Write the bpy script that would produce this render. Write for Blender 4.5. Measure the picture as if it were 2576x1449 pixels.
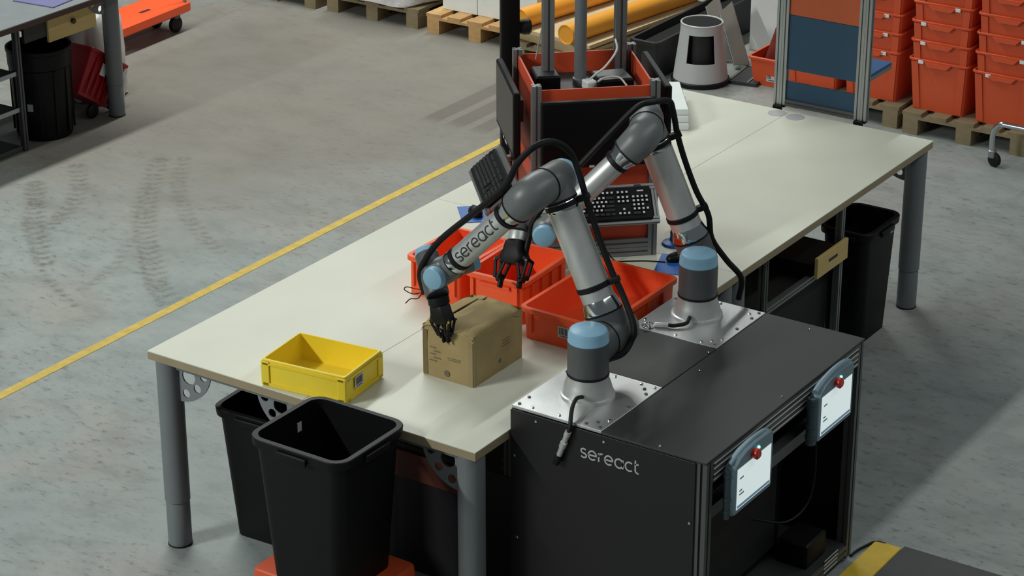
import bpy, bmesh, math, random
from mathutils import Vector as V, Matrix, noise

random.seed(7)
for o in list(bpy.data.objects):
    bpy.data.objects.remove(o, do_unlink=True)
scene = bpy.context.scene
COL = scene.collection
PI = math.pi

# ------------------------------------------------------------------ camera
CAM_POS = V((5.961, -6.28, 4.885))
YAW, PITCH, ROLL, FPX = 2.160, 0.411, -0.001, 5893.7
fwd = V((math.cos(PITCH) * math.cos(YAW), math.cos(PITCH) * math.sin(YAW), -math.sin(PITCH)))
right = fwd.cross(V((0, 0, 1))).normalized()
up = right.cross(fwd)
r2 = right * math.cos(ROLL) + up * math.sin(ROLL)
u2 = -right * math.sin(ROLL) + up * math.cos(ROLL)
cam = bpy.data.cameras.new('camera')
cam.sensor_width = 36.0
cam.lens = FPX / 2576.0 * 36.0
cam.clip_end = 200
camo = bpy.data.objects.new('camera', cam)
COL.objects.link(camo)
camo.matrix_world = Matrix(((r2.x, u2.x, -fwd.x, CAM_POS.x), (r2.y, u2.y, -fwd.y, CAM_POS.y),
                            (r2.z, u2.z, -fwd.z, CAM_POS.z), (0, 0, 0, 1)))
scene.camera = camo

# ------------------------------------------------------------------ world, lights, exposure
world = bpy.data.worlds.new('world')
scene.world = world
world.use_nodes = True
bg = world.node_tree.nodes['Background']
bg.inputs[0].default_value = (0.86, 0.97, 1.0, 1)
bg.inputs[1].default_value = 0.115


def area(name, loc, target, sx, sy, power, col):
    l = bpy.data.lights.new(name, 'AREA')
    l.shape = 'RECTANGLE'
    l.size, l.size_y = sx, sy
    l.energy = power
    l.color = col
    o = bpy.data.objects.new(name, l)
    COL.objects.link(o)
    o.location = loc
    d = (V(target) - V(loc)).normalized()
    o.rotation_euler = d.to_track_quat('-Z', 'Y').to_euler()
    return o


area('hall_light_row', (-4.0, -9.5, 6.9), (-4.0, -9.5, 0), 0.4, 6.0, 1800, (0.965, 1.0, 0.96))
area('hall_light_row', (-4.0, 6.2, 6.9), (-4.0, 6.2, 0), 0.4, 9.0, 720, (0.965, 1.0, 0.96))
area('hall_light_row', (6.0, 3.5, 6.9), (6.0, 3.5, 0), 0.4, 11.0, 210, (0.965, 1.0, 0.97))

vs = scene.view_settings
vs.view_transform = 'Standard'
vs.look = 'None'
vs.gamma = 1.0
vs.use_curve_mapping = False
vs.exposure = -0.1


# ------------------------------------------------------------------ materials
def lin(c):
    return tuple(((x / 255.0) / 12.92 if x / 255.0 <= 0.04045 else ((x / 255.0 + 0.055) / 1.055) ** 2.4) for x in c)


MATS = {}


def mat(name, rgb, rough=0.5, metal=0.0, var=0.08, scale=8.0, bump=0.0, bscale=60.0, emit=0.0, spec=0.5,
        coat=0.0, alpha=1.0, stretch=None, trans=0.0):
    if name in MATS:
        return MATS[name]
    m = bpy.data.materials.new(name)
    m.use_nodes = True
    nt = m.node_tree
    b = nt.nodes['Principled BSDF']
    c = lin(rgb)
    tc = nt.nodes.new('ShaderNodeTexCoord')
    src = tc.outputs['Object']
    if stretch:
        mp = nt.nodes.new('ShaderNodeMapping')
        mp.inputs['Scale'].default_value = stretch
        nt.links.new(src, mp.inputs[0])
        src = mp.outputs[0]
    n = nt.nodes.new('ShaderNodeTexNoise')
    n.inputs['Scale'].default_value = scale
    n.inputs['Detail'].default_value = 6
    nt.links.new(src, n.inputs['Vector'])
    r = nt.nodes.new('ShaderNodeValToRGB')
    r.color_ramp.elements[0].position = 0.3
    r.color_ramp.elements[1].position = 0.7
    r.color_ramp.elements[0].color = tuple(x * (1 - var) for x in c) + (1,)
    r.color_ramp.elements[1].color = tuple(min(1, x * (1 + var)) for x in c) + (1,)
    nt.links.new(n.outputs['Fac'], r.inputs[0])
    nt.links.new(r.outputs[0], b.inputs['Base Color'])
    b.inputs['Roughness'].default_value = rough
    b.inputs['Metallic'].default_value = metal
    b.inputs['Specular IOR Level'].default_value = spec
    b.inputs['Coat Weight'].default_value = coat
    b.inputs['Transmission Weight'].default_value = trans
    if bump:
        n2 = nt.nodes.new('ShaderNodeTexNoise')
        n2.inputs['Scale'].default_value = bscale
        n2.inputs['Detail'].default_value = 4
        nt.links.new(src, n2.inputs['Vector'])
        bp = nt.nodes.new('ShaderNodeBump')
        bp.inputs['Strength'].default_value = bump
        bp.inputs['Distance'].default_value = 0.01
        nt.links.new(n2.outputs['Fac'], bp.inputs['Height'])
        nt.links.new(bp.outputs[0], b.inputs['Normal'])
    if emit:
        b.inputs['Emission Color'].default_value = c + (1,)
        b.inputs['Emission Strength'].default_value = emit
    MATS[name] = m
    return m


M_TOP = mat('cream_laminate', (215, 216, 200), 0.45, var=0.035, scale=2.5, spec=0.4)
M_EDGE = mat('edge_band', (150, 136, 108), 0.55, var=0.06)
M_LEG = mat('grey_powder_steel', (112, 117, 120), 0.45, var=0.04, spec=0.4)
M_BRK = mat('grey_bracket', (118, 122, 125), 0.5, var=0.05)
M_DGREY = mat('dark_grey_panel', (44, 46, 45), 0.55, var=0.06, scale=3)
M_BLACK = mat('black_panel', (15, 16, 16), 0.5, var=0.05)
M_BLKPL = mat('black_plastic', (11, 11, 12), 0.5, var=0.08, spec=0.22)
M_RUB = mat('black_rubber', (14, 14, 15), 0.55, var=0.1, spec=0.3)
M_SCREEN = mat('screen_black', (8, 8, 9), 0.25, var=0.05, spec=0.3)
M_UR = mat('robot_grey', (112, 116, 117), 0.42, metal=0.1, var=0.03, spec=0.5)
M_URD = mat('robot_dark_grey', (86, 89, 90), 0.45, metal=0.1, var=0.03)
M_ALU = mat('brushed_aluminium', (204, 206, 204), 0.42, metal=0.6, var=0.08, scale=30, stretch=(1, 1, 0.06))
M_ALUP = mat('aluminium_plate', (198, 200, 200), 0.42, metal=0.85, var=0.12, scale=5, bump=0.05)
M_CHROME = mat('chrome', (205, 208, 210), 0.14, metal=1.0, var=0.03)
M_EXT = mat('aluminium_extrusion', (150, 153, 153), 0.38, metal=0.8, var=0.05, stretch=(1, 1, 0.1))
M_EXT2 = mat('grey_extrusion', (126, 129, 129), 0.42, metal=0.25, var=0.05, stretch=(1, 1, 0.1))
M_EXTD = mat('dark_extrusion', (82, 85, 85), 0.45, metal=0.2, var=0.05)
M_SLOT = mat('slot_light_line', (205, 207, 205), 0.4, metal=0.0, var=0.05)
M_BLUE = mat('robot_cap_blue', (138, 182, 208), 0.42, var=0.03, spec=0.4)
M_ORANGE = mat('orange_tote', (246, 92, 44), 0.45, var=0.05, scale=5, spec=0.45)
M_ORCR = mat('orange_crate', (212, 84, 44), 0.5, var=0.06, scale=4)
M_ORPAN = mat('orange_panel', (216, 82, 46), 0.5, var=0.04)
M_YEL = mat('yellow_box', (240, 212, 52), 0.42, var=0.04, spec=0.45)
M_CARD = mat('cardboard', (166, 146, 104), 0.8, var=0.12, scale=9, bump=0.15, bscale=25, spec=0.2)
M_CARDL = mat('pale_cardboard', (196, 174, 134), 0.8, var=0.1, scale=6, spec=0.2)
M_TAPE = mat('packing_tape', (150, 132, 92), 0.35, var=0.05, spec=0.5)
M_WOOD = mat('pallet_wood', (190, 152, 104), 0.8, var=0.2, scale=7, stretch=(1, 6, 1), spec=0.2)
M_WOODG = mat('grey_pallet_wood', (136, 122, 96), 0.85, var=0.2, scale=7, stretch=(1, 6, 1), spec=0.2)
M_DRAW = mat('drawer_wood', (206, 178, 116), 0.6, var=0.06, scale=6, stretch=(1, 0.2, 4))
M_TUBE = mat('amber_tube', (232, 158, 50), 0.45, var=0.05, scale=4)
M_WHITE = mat('white_card', (226, 232, 230), 0.6, var=0.03)
M_FOIL = mat('wrap_film', (196, 190, 190), 0.22, var=0.22, scale=6, bump=0.9, bscale=14, spec=0.7)
M_BAG = mat('white_plastic_bag', (205, 200, 196), 0.35, var=0.12, scale=5, bump=0.6, bscale=12)
M_RED = mat('red_plastic', (156, 22, 30), 0.45, var=0.06)
M_BROWN = mat('dark_red_cloth', (112, 46, 40), 0.85, var=0.2, scale=9, bump=0.5, bscale=18, spec=0.2)
M_NAVY = mat('blue_board', (32, 70, 96), 0.6, var=0.04)
M_BLUEP = mat('blue_plastic', (28, 96, 178), 0.45, var=0.05)
M_STOOL = mat('stool_grey', (178, 180, 180), 0.42, var=0.05, scale=5)
M_LABEL = mat('paper_label', (190, 190, 192), 0.6, var=0.05)
M_INK = mat('label_ink', (42, 42, 46), 0.6, var=0.05)
M_LOGOD = mat('dark_logo_print', (48, 50, 50), 0.5, var=0.03)
M_LOGOL = mat('light_logo_print', (178, 180, 180), 0.5, var=0.03)
M_KEY = mat('key_black', (30, 31, 32), 0.5, var=0.05)
M_KEYP = mat('key_print', (220, 222, 222), 0.5, var=0.02)
M_PEND = mat('pendant_grey_blue', (110, 134, 146), 0.42, var=0.04)
M_PENDD = mat('pendant_dark', (62, 78, 86), 0.45, var=0.04)
M_LCD = mat('lcd_screen', (214, 228, 228), 0.3, var=0.01, emit=0.72)
M_LCDB = mat('lcd_bar', (120, 150, 176), 0.3, var=0.02, emit=0.3)
M_LCDT = mat('lcd_text', (70, 130, 116), 0.3, var=0.02, emit=0.15)
M_ESTOP = mat('stop_button_red', (196, 44, 30), 0.35, var=0.05)
M_LED = mat('indicator_light', (140, 240, 230), 0.3, var=0.02, emit=2.0)
M_LINE = mat('yellow_floor_paint', (196, 168, 78), 0.65, var=0.14, scale=18)
M_MAT = mat('grey_rubber_mat', (72, 74, 74), 0.75, var=0.06, scale=12)
M_MATY = mat('yellow_mat_edge', (214, 180, 52), 0.6, var=0.1, scale=14)
M_DARK = mat('dark_crate', (26, 26, 27), 0.6, var=0.12)
M_DESK = mat('grey_desk_top', (128, 132, 134), 0.4, var=0.05)
M_DESKE = mat('brown_desk_edge', (74, 50, 46), 0.55, var=0.08)
M_PURP = mat('purple_sheet', (112, 110, 150), 0.5, var=0.05)
M_FRAMEG = mat('grey_sheet_metal', (128, 124, 116), 0.5, metal=0.3, var=0.05)
M_WCABLE = mat('white_cable', (214, 214, 208), 0.5, var=0.03)
M_DISC = mat('grey_sticker', (176, 178, 180), 0.5, var=0.04)


# ------------------------------------------------------------------ geometry builder
def frame_from(d, hint=None):
    d = V(d).normalized()
    h = V(hint) if hint is not None else (V((0, 0, 1)) if abs(d.z) < 0.9 else V((1, 0, 0)))
    x = (h - d * h.dot(d)).normalized()
    y = d.cross(x)
    return x, y, d


class G:
    def __init__(s):
        s.v, s.f = [], []

    def add(s, vs, fs):
        k = len(s.v)
        s.v += [V(a) for a in vs]
        s.f += [tuple(i + k for i in f) for f in fs]
        return s

    def box(s, c, d, rz=0.0, M=None, bev=0.0):
        c = V(c)
        hx, hy, hz = d[0] / 2, d[1] / 2, d[2] / 2
        R = Matrix.Rotation(rz, 3, 'Z') if M is None else M
        if bev <= 0:
            pts = [(-hx, -hy, -hz), (hx, -hy, -hz), (hx, hy, -hz), (-hx, hy, -hz),
                   (-hx, -hy, hz), (hx, -hy, hz), (hx, hy, hz), (-hx, hy, hz)]
            fs = [(0, 3, 2, 1), (4, 5, 6, 7), (0, 1, 5, 4), (1, 2, 6, 5), (2, 3, 7, 6), (3, 0, 4, 7)]
            return s.add([c + R @ V(q) for q in pts], fs)
        b = min(bev, hx * .9, hy * .9, hz * .9)
        rings = [(rr(2 * hx - 2 * b, 2 * hy - 2 * b, 0.0001, 2), -hz), (rr(2 * hx, 2 * hy, b, 2), -hz + b),
                 (rr(2 * hx, 2 * hy, b, 2), hz - b), (rr(2 * hx - 2 * b, 2 * hy - 2 * b, 0.0001, 2), hz)]
        return s.loft([[c + R @ V((x, y, z)) for x, y in p] for p, z in rings], True, True)

    def loft(s, rings, cap0=False, cap1=False, closed=True):
        n = len(rings[0])
        vs = [q for r in rings for q in r]
        fs = []
        for i in range(len(rings) - 1):
            for j in range(n if closed else n - 1):
                a, b = i * n + j, i * n + (j + 1) % n
                fs.append((a, b, b + n, a + n))
        if cap0:
            fs.append(tuple(range(n - 1, -1, -1)))
        if cap1:
            fs.append(tuple(range((len(rings) - 1) * n, len(rings) * n)))
        return s.add(vs, fs)

    def lathe(s, p, axis, prof, n=32, hint=None):
        x, y, d = frame_from(axis, hint)
        p = V(p)
        rings = [[p + d * z + (x * math.cos(2 * PI * k / n) + y * math.sin(2 * PI * k / n)) * r for k in range(n)]
                 for r, z in prof]
        return s.loft(rings, True, True)

    def cyl(s, a, b, r, rb=None, n=24):
        a, b = V(a), V(b)
        return s.lathe(a, b - a, [(r, 0), (r if rb is None else rb, (b - a).length)], n)

    def tube(s, pts, r, n=8, sub=4, rad=None, caps=True):
        P = [V(q) for q in pts]
        Q, RR = [], []
        if sub > 1 and len(P) > 2:
            for i in range(len(P) - 1):
                p0 = P[i - 1] if i else P[0] * 2 - P[1]
                p1, p2 = P[i], P[i + 1]
                p3 = P[i + 2] if i + 2 < len(P) else P[-1] * 2 - P[-2]
                for k in range(sub):
                    t = k / sub
                    Q.append(0.5 * ((2 * p1) + (p2 - p0) * t + (2 * p0 - 5 * p1 + 4 * p2 - p3) * t * t +
                                    (3 * p1 - p0 - 3 * p2 + p3) * t ** 3))
                    RR.append(r if rad is None else rad[i] * (1 - t) + rad[i + 1] * t)
            Q.append(P[-1])
            RR.append(r if rad is None else rad[-1])
        else:
            Q = P
            RR = [r] * len(P) if rad is None else rad
        x = None
        rings = []
        for i, q in enumerate(Q):
            d = (Q[min(i + 1, len(Q) - 1)] - Q[max(i - 1, 0)])
            if d.length < 1e-9:
                d = V((0, 0, 1))
            d.normalize()
            if x is None:
                x = frame_from(d)[0]
            x = (x - d * x.dot(d)).normalized()
            y = d.cross(x)
            rings.append([q + (x * math.cos(2 * PI * k / n) + y * math.sin(2 * PI * k / n)) * RR[i] for k in range(n)])
        return s.loft(rings, caps, caps)

    def prism(s, poly, o, ux, uy, th):
        """2-D polygon (ccw in ux,uy) extruded by th along ux x uy."""
        o, ux, uy = V(o), V(ux), V(uy)
        w = ux.cross(uy).normalized() * th
        a = [o + ux * x + uy * y for x, y in poly]
        return s.loft([a, [q + w for q in a]], True, True)

    def torus(s, p, axis, R, r, n=28, m=8):
        x, y, d = frame_from(axis)
        p = V(p)
        rings = []
        for k in range(n + 1):
            a = 2 * PI * k / n
            e = x * math.cos(a) + y * math.sin(a)
            rings.append([p + e * (R + r * math.cos(2 * PI * j / m)) + d * r * math.sin(2 * PI * j / m) for j in range(m)])
        return s.loft(rings)

    def extr(s, a, b, w, hint=None, slots=True):
        """slotted aluminium extrusion bar from a to b, square section w."""
        a, b = V(a), V(b)
        x, y, d = frame_from(b - a, hint)
        h, g, e = w / 2, w * 0.11, w * 0.2
        if slots:
            q = [(-h, -h), (-g, -h), (-g, -h + e), (g, -h + e), (g, -h), (h, -h),
                 (h, -g), (h - e, -g), (h - e, g), (h, g), (h, h),
                 (g, h), (g, h - e), (-g, h - e), (-g, h), (-h, h),
                 (-h, g), (-h + e, g), (-h + e, -g), (-h, -g)]
        else:
            q = [(-h, -h), (h, -h), (h, h), (-h, h)]
        ra = [a + x * i + y * j for i, j in q]
        return s.loft([ra, [t + (b - a) for t in ra]], True, True)


def rr(w, d, r, n=4):
    pts = []
    for cx, cy, a0 in ((w / 2 - r, d / 2 - r, 0), (-w / 2 + r, d / 2 - r, PI / 2), (-w / 2 + r, -d / 2 + r, PI),
                       (w / 2 - r, -d / 2 + r, 1.5 * PI)):
        for k in range(n + 1):
            a = a0 + PI / 2 * k / n
            pts.append((cx + r * math.cos(a), cy + r * math.sin(a)))
    return pts


WM = {}


def link(o, parent=None):
    COL.objects.link(o)
    if parent is not None:
        o.parent = parent
        o.matrix_parent_inverse = WM[parent.name].inverted()
    return o


def obj(name, g, m, parent=None, label=None, cat=None, group=None, kind=None, smooth=True, ang=35, origin=None):
    me = bpy.data.meshes.new(name)
    vs = g.v
    lo = V((min(a.x for a in vs), min(a.y for a in vs), min(a.z for a in vs)))
    hi = V((max(a.x for a in vs), max(a.y for a in vs), max(a.z for a in vs)))
    c = V(((lo.x + hi.x) / 2, (lo.y + hi.y) / 2, lo.z)) if origin is None else V(origin)
    me.from_pydata([tuple(a - c) for a in vs], [], g.f)
    bm = bmesh.new()
    bm.from_mesh(me)
    bmesh.ops.recalc_face_normals(bm, faces=bm.faces)
    bm.to_mesh(me)
    bm.free()
    if smooth:
        me.polygons.foreach_set('use_smooth', [True] * len(me.polygons))
        me.set_sharp_from_angle(angle=math.radians(ang))
    me.materials.append(m)
    o = bpy.data.objects.new(name, me)
    o.location = c
    link(o, parent)
    WM[o.name] = Matrix.Translation(c)
    tag(o, label, cat, group, kind)
    return o


def obj_split(name, g, m, parent, **kw):
    """every connected piece of g becomes an object of its own"""
    par = list(range(len(g.v)))

    def find(a):
        while par[a] != a:
            par[a] = par[par[a]]
            a = par[a]
        return a
    for f in g.f:
        r0 = find(f[0])
        for i in f[1:]:
            par[find(i)] = r0
    comp = {}
    for f in g.f:
        comp.setdefault(find(f[0]), []).append(f)
    out = []
    for fs in comp.values():
        ids = sorted({i for f in fs for i in f})
        mp = {a: k for k, a in enumerate(ids)}
        q = G()
        q.add([g.v[i] for i in ids], [tuple(mp[i] for i in f) for f in fs])
        out.append(obj(name, q, m, parent, **kw))
    return out


def tag(o, label=None, cat=None, group=None, kind=None):
    for k, x in (('label', label), ('category', cat), ('group', group), ('kind', kind)):
        if x:
            o[k] = x
    return o


def thing(name, label, cat, loc=(0, 0, 0), group=None):
    o = bpy.data.objects.new(name, None)
    o.empty_display_size = 0.05
    o.location = loc
    link(o)
    WM[o.name] = Matrix.Translation(V(loc))
    tag(o, label, cat, group)
    return o


def copy_tree(o, parent=None):
    c = o.copy()
    COL.objects.link(c)
    c.parent = parent
    for ch in o.children:
        copy_tree(ch, c)
    return c


def place(root, loc, rz=0.0, label=None, group=None):
    c = copy_tree(root)
    c.location = loc
    c.rotation_euler = (0, 0, rz)
    if label:
        c['label'] = label
    if group:
        c['group'] = group
    return c


def plate2d(outer, holes, th, M):
    """flat plate with real holes, via a filled 2-D curve"""
    cu = bpy.data.curves.new('tmp', 'CURVE')
    cu.dimensions = '2D'
    cu.fill_mode = 'BOTH'
    cu.extrude = th / 2
    for poly in [outer] + holes:
        sp = cu.splines.new('POLY')
        sp.points.add(len(poly) - 1)
        for q, (x, y) in zip(sp.points, poly):
            q.co = (x, y, 0, 1)
        sp.use_cyclic_u = True
    to = bpy.data.objects.new('tmp', cu)
    me = bpy.data.meshes.new_from_object(to)
    g = G()
    g.add([M @ v.co for v in me.vertices], [tuple(p.vertices) for p in me.polygons])
    bpy.data.objects.remove(to)
    bpy.data.curves.remove(cu)
    bpy.data.meshes.remove(me)
    return g


def circ(x, y, r, n=16, rev=False):
    p = [(x + r * math.cos(2 * PI * k / n), y + r * math.sin(2 * PI * k / n)) for k in range(n)]
    return p[::-1] if rev else p


# ------------------------------------------------------------------ lettering from strokes
def arc(cx, cy, rx, ry, a0, a1, n=14):
    return [(cx + rx * math.cos(math.radians(a0 + (a1 - a0) * k / n)),
             cy + ry * math.sin(math.radians(a0 + (a1 - a0) * k / n))) for k in range(n + 1)]


def word_sereact():
    """geometric lower-case strokes, x-height 1"""
    L = []
    x = 0
    L.append(('s', [arc(.33, .75, .31, .25, 35, 270, 14) + arc(.33, .25, .33, .25, 90, -150, 14)[1:]], .66))
    e = [[(.02, .5), (.96, .5)] + arc(.5, .5, .47, .5, 0, 315, 26)[1:]]
    L.append(('e', e, 1.0))
    L.append(('r', [[(.05, 0), (.05, .98)], arc(.44, .56, .39, .42, 180, 80, 10)], .52))
    L.append(('e', e, 1.0))
    L.append(('a', [arc(.5, .5, .47, .5, 0, 360, 30), [(.97, 0), (.97, .98)]], 1.02))
    L.append(('c', [arc(.5, .5, .47, .5, 50, 310, 24)], .86))
    L.append(('t', [[(.12, 1.4), (.12, .3)] + arc(.42, .3, .3, .3, 180, 290, 8)[1:], [(0, .98), (.5, .98)]], .55))
    out = []
    for _, st, w in L:
        out.append([[(px + x, py) for px, py in s_] for s_ in st])
        x += w + .22
    return out, x - .22


def ribbon(g, path, w, mp, th):
    """flat stroke of width w following path (2-D), mapped by mp(x, y, height)"""
    dense = [path[0]]
    for a, b in zip(path[:-1], path[1:]):
        k = max(1, int(math.hypot(b[0] - a[0], b[1] - a[1]) / .09))
        dense += [(a[0] + (b[0] - a[0]) * j / k, a[1] + (b[1] - a[1]) * j / k) for j in range(1, k + 1)]
    path = dense
    n = len(path)
    L, R = [], []
    for i in range(n):
        a = path[max(i - 1, 0)]
        b = path[min(i + 1, n - 1)]
        if i == n - 1 and path[0] == path[-1]:
            b = path[1]
        dx, dy = b[0] - a[0], b[1] - a[1]
        k = math.hypot(dx, dy) or 1
        nx, ny = -dy / k * w / 2, dx / k * w / 2
        L.append((path[i][0] + nx, path[i][1] + ny))
        R.append((path[i][0] - nx, path[i][1] - ny))
    rings = [[mp(*L[i], 0), mp(*R[i], 0), mp(*R[i], th), mp(*L[i], th)] for i in range(n)]
    g.loft(rings, True, True)


# ================================================================== SETTING
def build_floor():
    def axis(lo, hi, step, far0, far1, mid):
        a = [far0, -12.0, lo - 1.5]
        x = lo
        while x < hi:
            a.append(round(x, 4))
            x += step
        return a + [hi + .5] + mid + [far1]
    xs = axis(-4.0, -0.6, 0.018, -40, 40, [2.0, 4.0, 8.0, 15.0])
    ys = axis(1.2, 4.2, 0.018, -40, 40, [6.0, 8.0, 15.0])
    marks = [([(-3.41, 2.76), (-3.2, 2.54), (-2.97, 2.3), (-2.69, 2.06), (-2.53, 1.93)], .055, .75),
             ([(-3.02, 2.27), (-2.61, 1.94), (-2.33, 1.76), (-2.01, 1.61)], .018, .8),
             ([(-3.41, 3.11), (-3.18, 2.88), (-3.03, 2.68), (-2.93, 2.45), (-2.88, 2.27)], .05, .7),
             ([(-3.07, 3.45), (-2.84, 3.11), (-2.62, 2.82), (-2.41, 2.58), (-2.1, 2.28), (-1.84, 2.05), (-1.66, 1.93)], .06, .7),
             ([(-2.93, 3.22), (-2.65, 2.8), (-2.42, 2.52), (-2.07, 2.18), (-1.85, 1.99), (-1.61, 1.83)], .014, .8),
             ([(-2.97, 3.55), (-2.74, 3.24), (-2.55, 3.04), (-2.29, 2.82), (-2.05, 2.67), (-1.87, 2.58)], .042, .6),
             ([(-2.37, 2.43), (-2.21, 2.14), (-2.14, 1.93), (-2.12, 1.76)], .03, .5),
             ([(-2.81, 2.31), (-2.67, 2.35), (-2.48, 2.35)], .015, .5),
             ([(-2.27 + .09 * math.cos(k) * .9 + .03 * math.sin(k), 3.06 + .06 * math.cos(k) + .05 * math.sin(k))
               for k in [x * PI / 6 for x in range(13)]], .012, .6)]
    segs = []
    for pl, w, st in marks:
        acc = 0
        for a, b in zip(pl[:-1], pl[1:]):
            ln = math.hypot(b[0] - a[0], b[1] - a[1])
            segs.append((a, b, ln, acc, w, st))
            acc += ln

    def mark(x, y):
        best = 0
        for a, b, ln, acc, w, st in segs:
            t = ((x - a[0]) * (b[0] - a[0]) + (y - a[1]) * (b[1] - a[1])) / (ln * ln)
            t = min(1, max(0, t))
            dx, dy = x - a[0] - t * (b[0] - a[0]), y - a[1] - t * (b[1] - a[1])
            d = math.hypot(dx, dy)
            if d < w * 1.6:
                k = max(0, min(1, (w * 1.35 - d) / (w * .5)))
                tread = .55 + .45 * math.sin((acc + t * ln) * 2 * PI / .075 + d * 40)
                best = max(best, k * st * tread)
        return best
    nx, ny = len(xs), len(ys)
    vs = [(x, y, 0) for y in ys for x in xs]
    fs = [(j * nx + i, j * nx + i + 1, (j + 1) * nx + i + 1, (j + 1) * nx + i) for j in range(ny - 1) for i in range(nx - 1)]
    me = bpy.data.meshes.new('floor')
    me.from_pydata(vs, [], fs)
    at = me.attributes.new('tyre_dust', 'FLOAT', 'POINT')
    at.data.foreach_set('value', [mark(x, y) if (-4 <= x <= -.6 and 1.2 <= y <= 4.2) else 0.0 for x, y, _ in vs])
    m = bpy.data.materials.new('worn_concrete')
    m.use_nodes = True
    nt = m.node_tree
    N, L = nt.nodes, nt.links
    b = N['Principled BSDF']
    geo = N.new('ShaderNodeNewGeometry')

    def noi(scale, detail=6, stretch=(1, 1, 1), rot=0.0, rough=.6):
        mp = N.new('ShaderNodeMapping')
        mp.inputs['Scale'].default_value = stretch
        mp.inputs['Rotation'].default_value = (0, 0, rot)
        L.new(geo.outputs['Position'], mp.inputs[0])
        n = N.new('ShaderNodeTexNoise')
        n.inputs['Scale'].default_value = scale
        n.inputs['Detail'].default_value = detail
        n.inputs['Roughness'].default_value = rough
        L.new(mp.outputs[0], n.inputs['Vector'])
        return n.outputs['Fac']

    def ramp(fac, *st):
        r = N.new('ShaderNodeValToRGB')
        e = r.color_ramp.elements
        e[0].position, e[0].color = st[0][0], (*st[0][1], 1)
        e[1].position, e[1].color = st[-1][0], (*st[-1][1], 1)
        for p_, c_ in st[1:-1]:
            k = e.new(p_)
            k.color = (*c_, 1)
        L.new(fac, r.inputs[0])
        return r.outputs[0]

    def mix(fac, a, c, mode='MIX'):
        x = N.new('ShaderNodeMix')
        x.data_type = 'RGBA'
        x.blend_type = mode
        if isinstance(fac, float):
            x.inputs[0].default_value = fac
        else:
            L.new(fac, x.inputs[0])
        L.new(a, x.inputs[6])
        L.new(c, x.inputs[7])
        return x.outputs[2]
    g = lambda v: (v, v, v)
    base = ramp(noi(1.1, 5), (.32, lin((140, 150, 149))), (.52, lin((148, 154, 151))), (.74, lin((152, 148, 140))))
    streak = ramp(noi(3.2, 7, (1.0, 1.7, 1), .55, .62), (.34, g(.74)), (.5, g(.97)), (.68, g(1.08)))
    c1 = mix(.75, base, streak, 'MULTIPLY')
    fleck = ramp(noi(15, 7, (1, 1.9, 1), .45, .72), (.33, g(.42)), (.45, g(.95)), (.75, g(1.05)))
    patch = ramp(noi(.8, 3), (.36, g(.1)), (.56, g(1)))
    c2 = mix(patch, c1, mix(.85, c1, fleck, 'MULTIPLY'))
    # brown dirt towards the far aisle, darkened further to offset the light row overhead
    vd = N.new('ShaderNodeVectorMath')
    vd.operation = 'DISTANCE'
    L.new(geo.outputs['Position'], vd.inputs[0])
    vd.inputs[1].default_value = (-3.2, 5.0, 0)
    wob = N.new('ShaderNodeMath')
    wob.operation = 'MULTIPLY_ADD'
    L.new(noi(.9, 4), wob.inputs[0])
    wob.inputs[1].default_value = 2.2
    L.new(vd.outputs['Value'], wob.inputs[2])
    mr = N.new('ShaderNodeMapRange')
    mr.interpolation_type = 'SMOOTHSTEP'
    mr.inputs['From Min'].default_value = 2.2
    mr.inputs['From Max'].default_value = 4.6
    mr.inputs['To Min'].default_value = .72
    mr.inputs['To Max'].default_value = 0
    L.new(wob.outputs[0], mr.inputs['Value'])
    dcol = N.new('ShaderNodeRGB')
    dcol.outputs[0].default_value = (*lin((118, 108, 96)), 1)
    c2 = mix(mr.outputs[0], c2, dcol.outputs[0])
    # brownish rectangle with lighter lengthwise stripes on the aisle
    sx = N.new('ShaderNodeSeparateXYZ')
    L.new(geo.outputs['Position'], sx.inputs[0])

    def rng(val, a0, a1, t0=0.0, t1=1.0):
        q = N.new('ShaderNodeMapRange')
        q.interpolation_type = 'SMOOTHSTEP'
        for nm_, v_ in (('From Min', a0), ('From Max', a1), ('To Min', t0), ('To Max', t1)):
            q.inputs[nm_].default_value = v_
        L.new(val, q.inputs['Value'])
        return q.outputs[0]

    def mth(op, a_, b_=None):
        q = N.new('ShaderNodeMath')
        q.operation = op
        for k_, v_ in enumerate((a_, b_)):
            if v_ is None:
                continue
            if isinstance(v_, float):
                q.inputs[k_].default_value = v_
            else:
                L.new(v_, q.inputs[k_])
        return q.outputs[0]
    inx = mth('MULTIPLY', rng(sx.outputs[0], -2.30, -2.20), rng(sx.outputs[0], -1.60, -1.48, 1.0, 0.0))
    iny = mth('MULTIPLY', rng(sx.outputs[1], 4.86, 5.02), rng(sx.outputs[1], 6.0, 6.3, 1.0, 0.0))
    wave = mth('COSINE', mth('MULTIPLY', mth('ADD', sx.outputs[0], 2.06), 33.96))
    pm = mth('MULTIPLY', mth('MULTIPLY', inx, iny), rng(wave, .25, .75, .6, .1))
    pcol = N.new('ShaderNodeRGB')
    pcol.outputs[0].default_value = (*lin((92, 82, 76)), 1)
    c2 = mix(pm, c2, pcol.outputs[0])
    pit = ramp(noi(60, 2), (.22, g(.5)), (.3, g(1)), (1, g(1)))
    c3 = mix(.6, c2, pit, 'MULTIPLY')
    attr = N.new('ShaderNodeAttribute')
    attr.attribute_name = 'tyre_dust'
    mm = N.new('ShaderNodeMath')
    mm.operation = 'MULTIPLY'
    L.new(attr.outputs['Fac'], mm.inputs[0])
    brk = ramp(noi(28, 4), (.38, g(.25)), (.6, g(1)))
    L.new(brk, mm.inputs[1])
    dust = N.new('ShaderNodeRGB')
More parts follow.
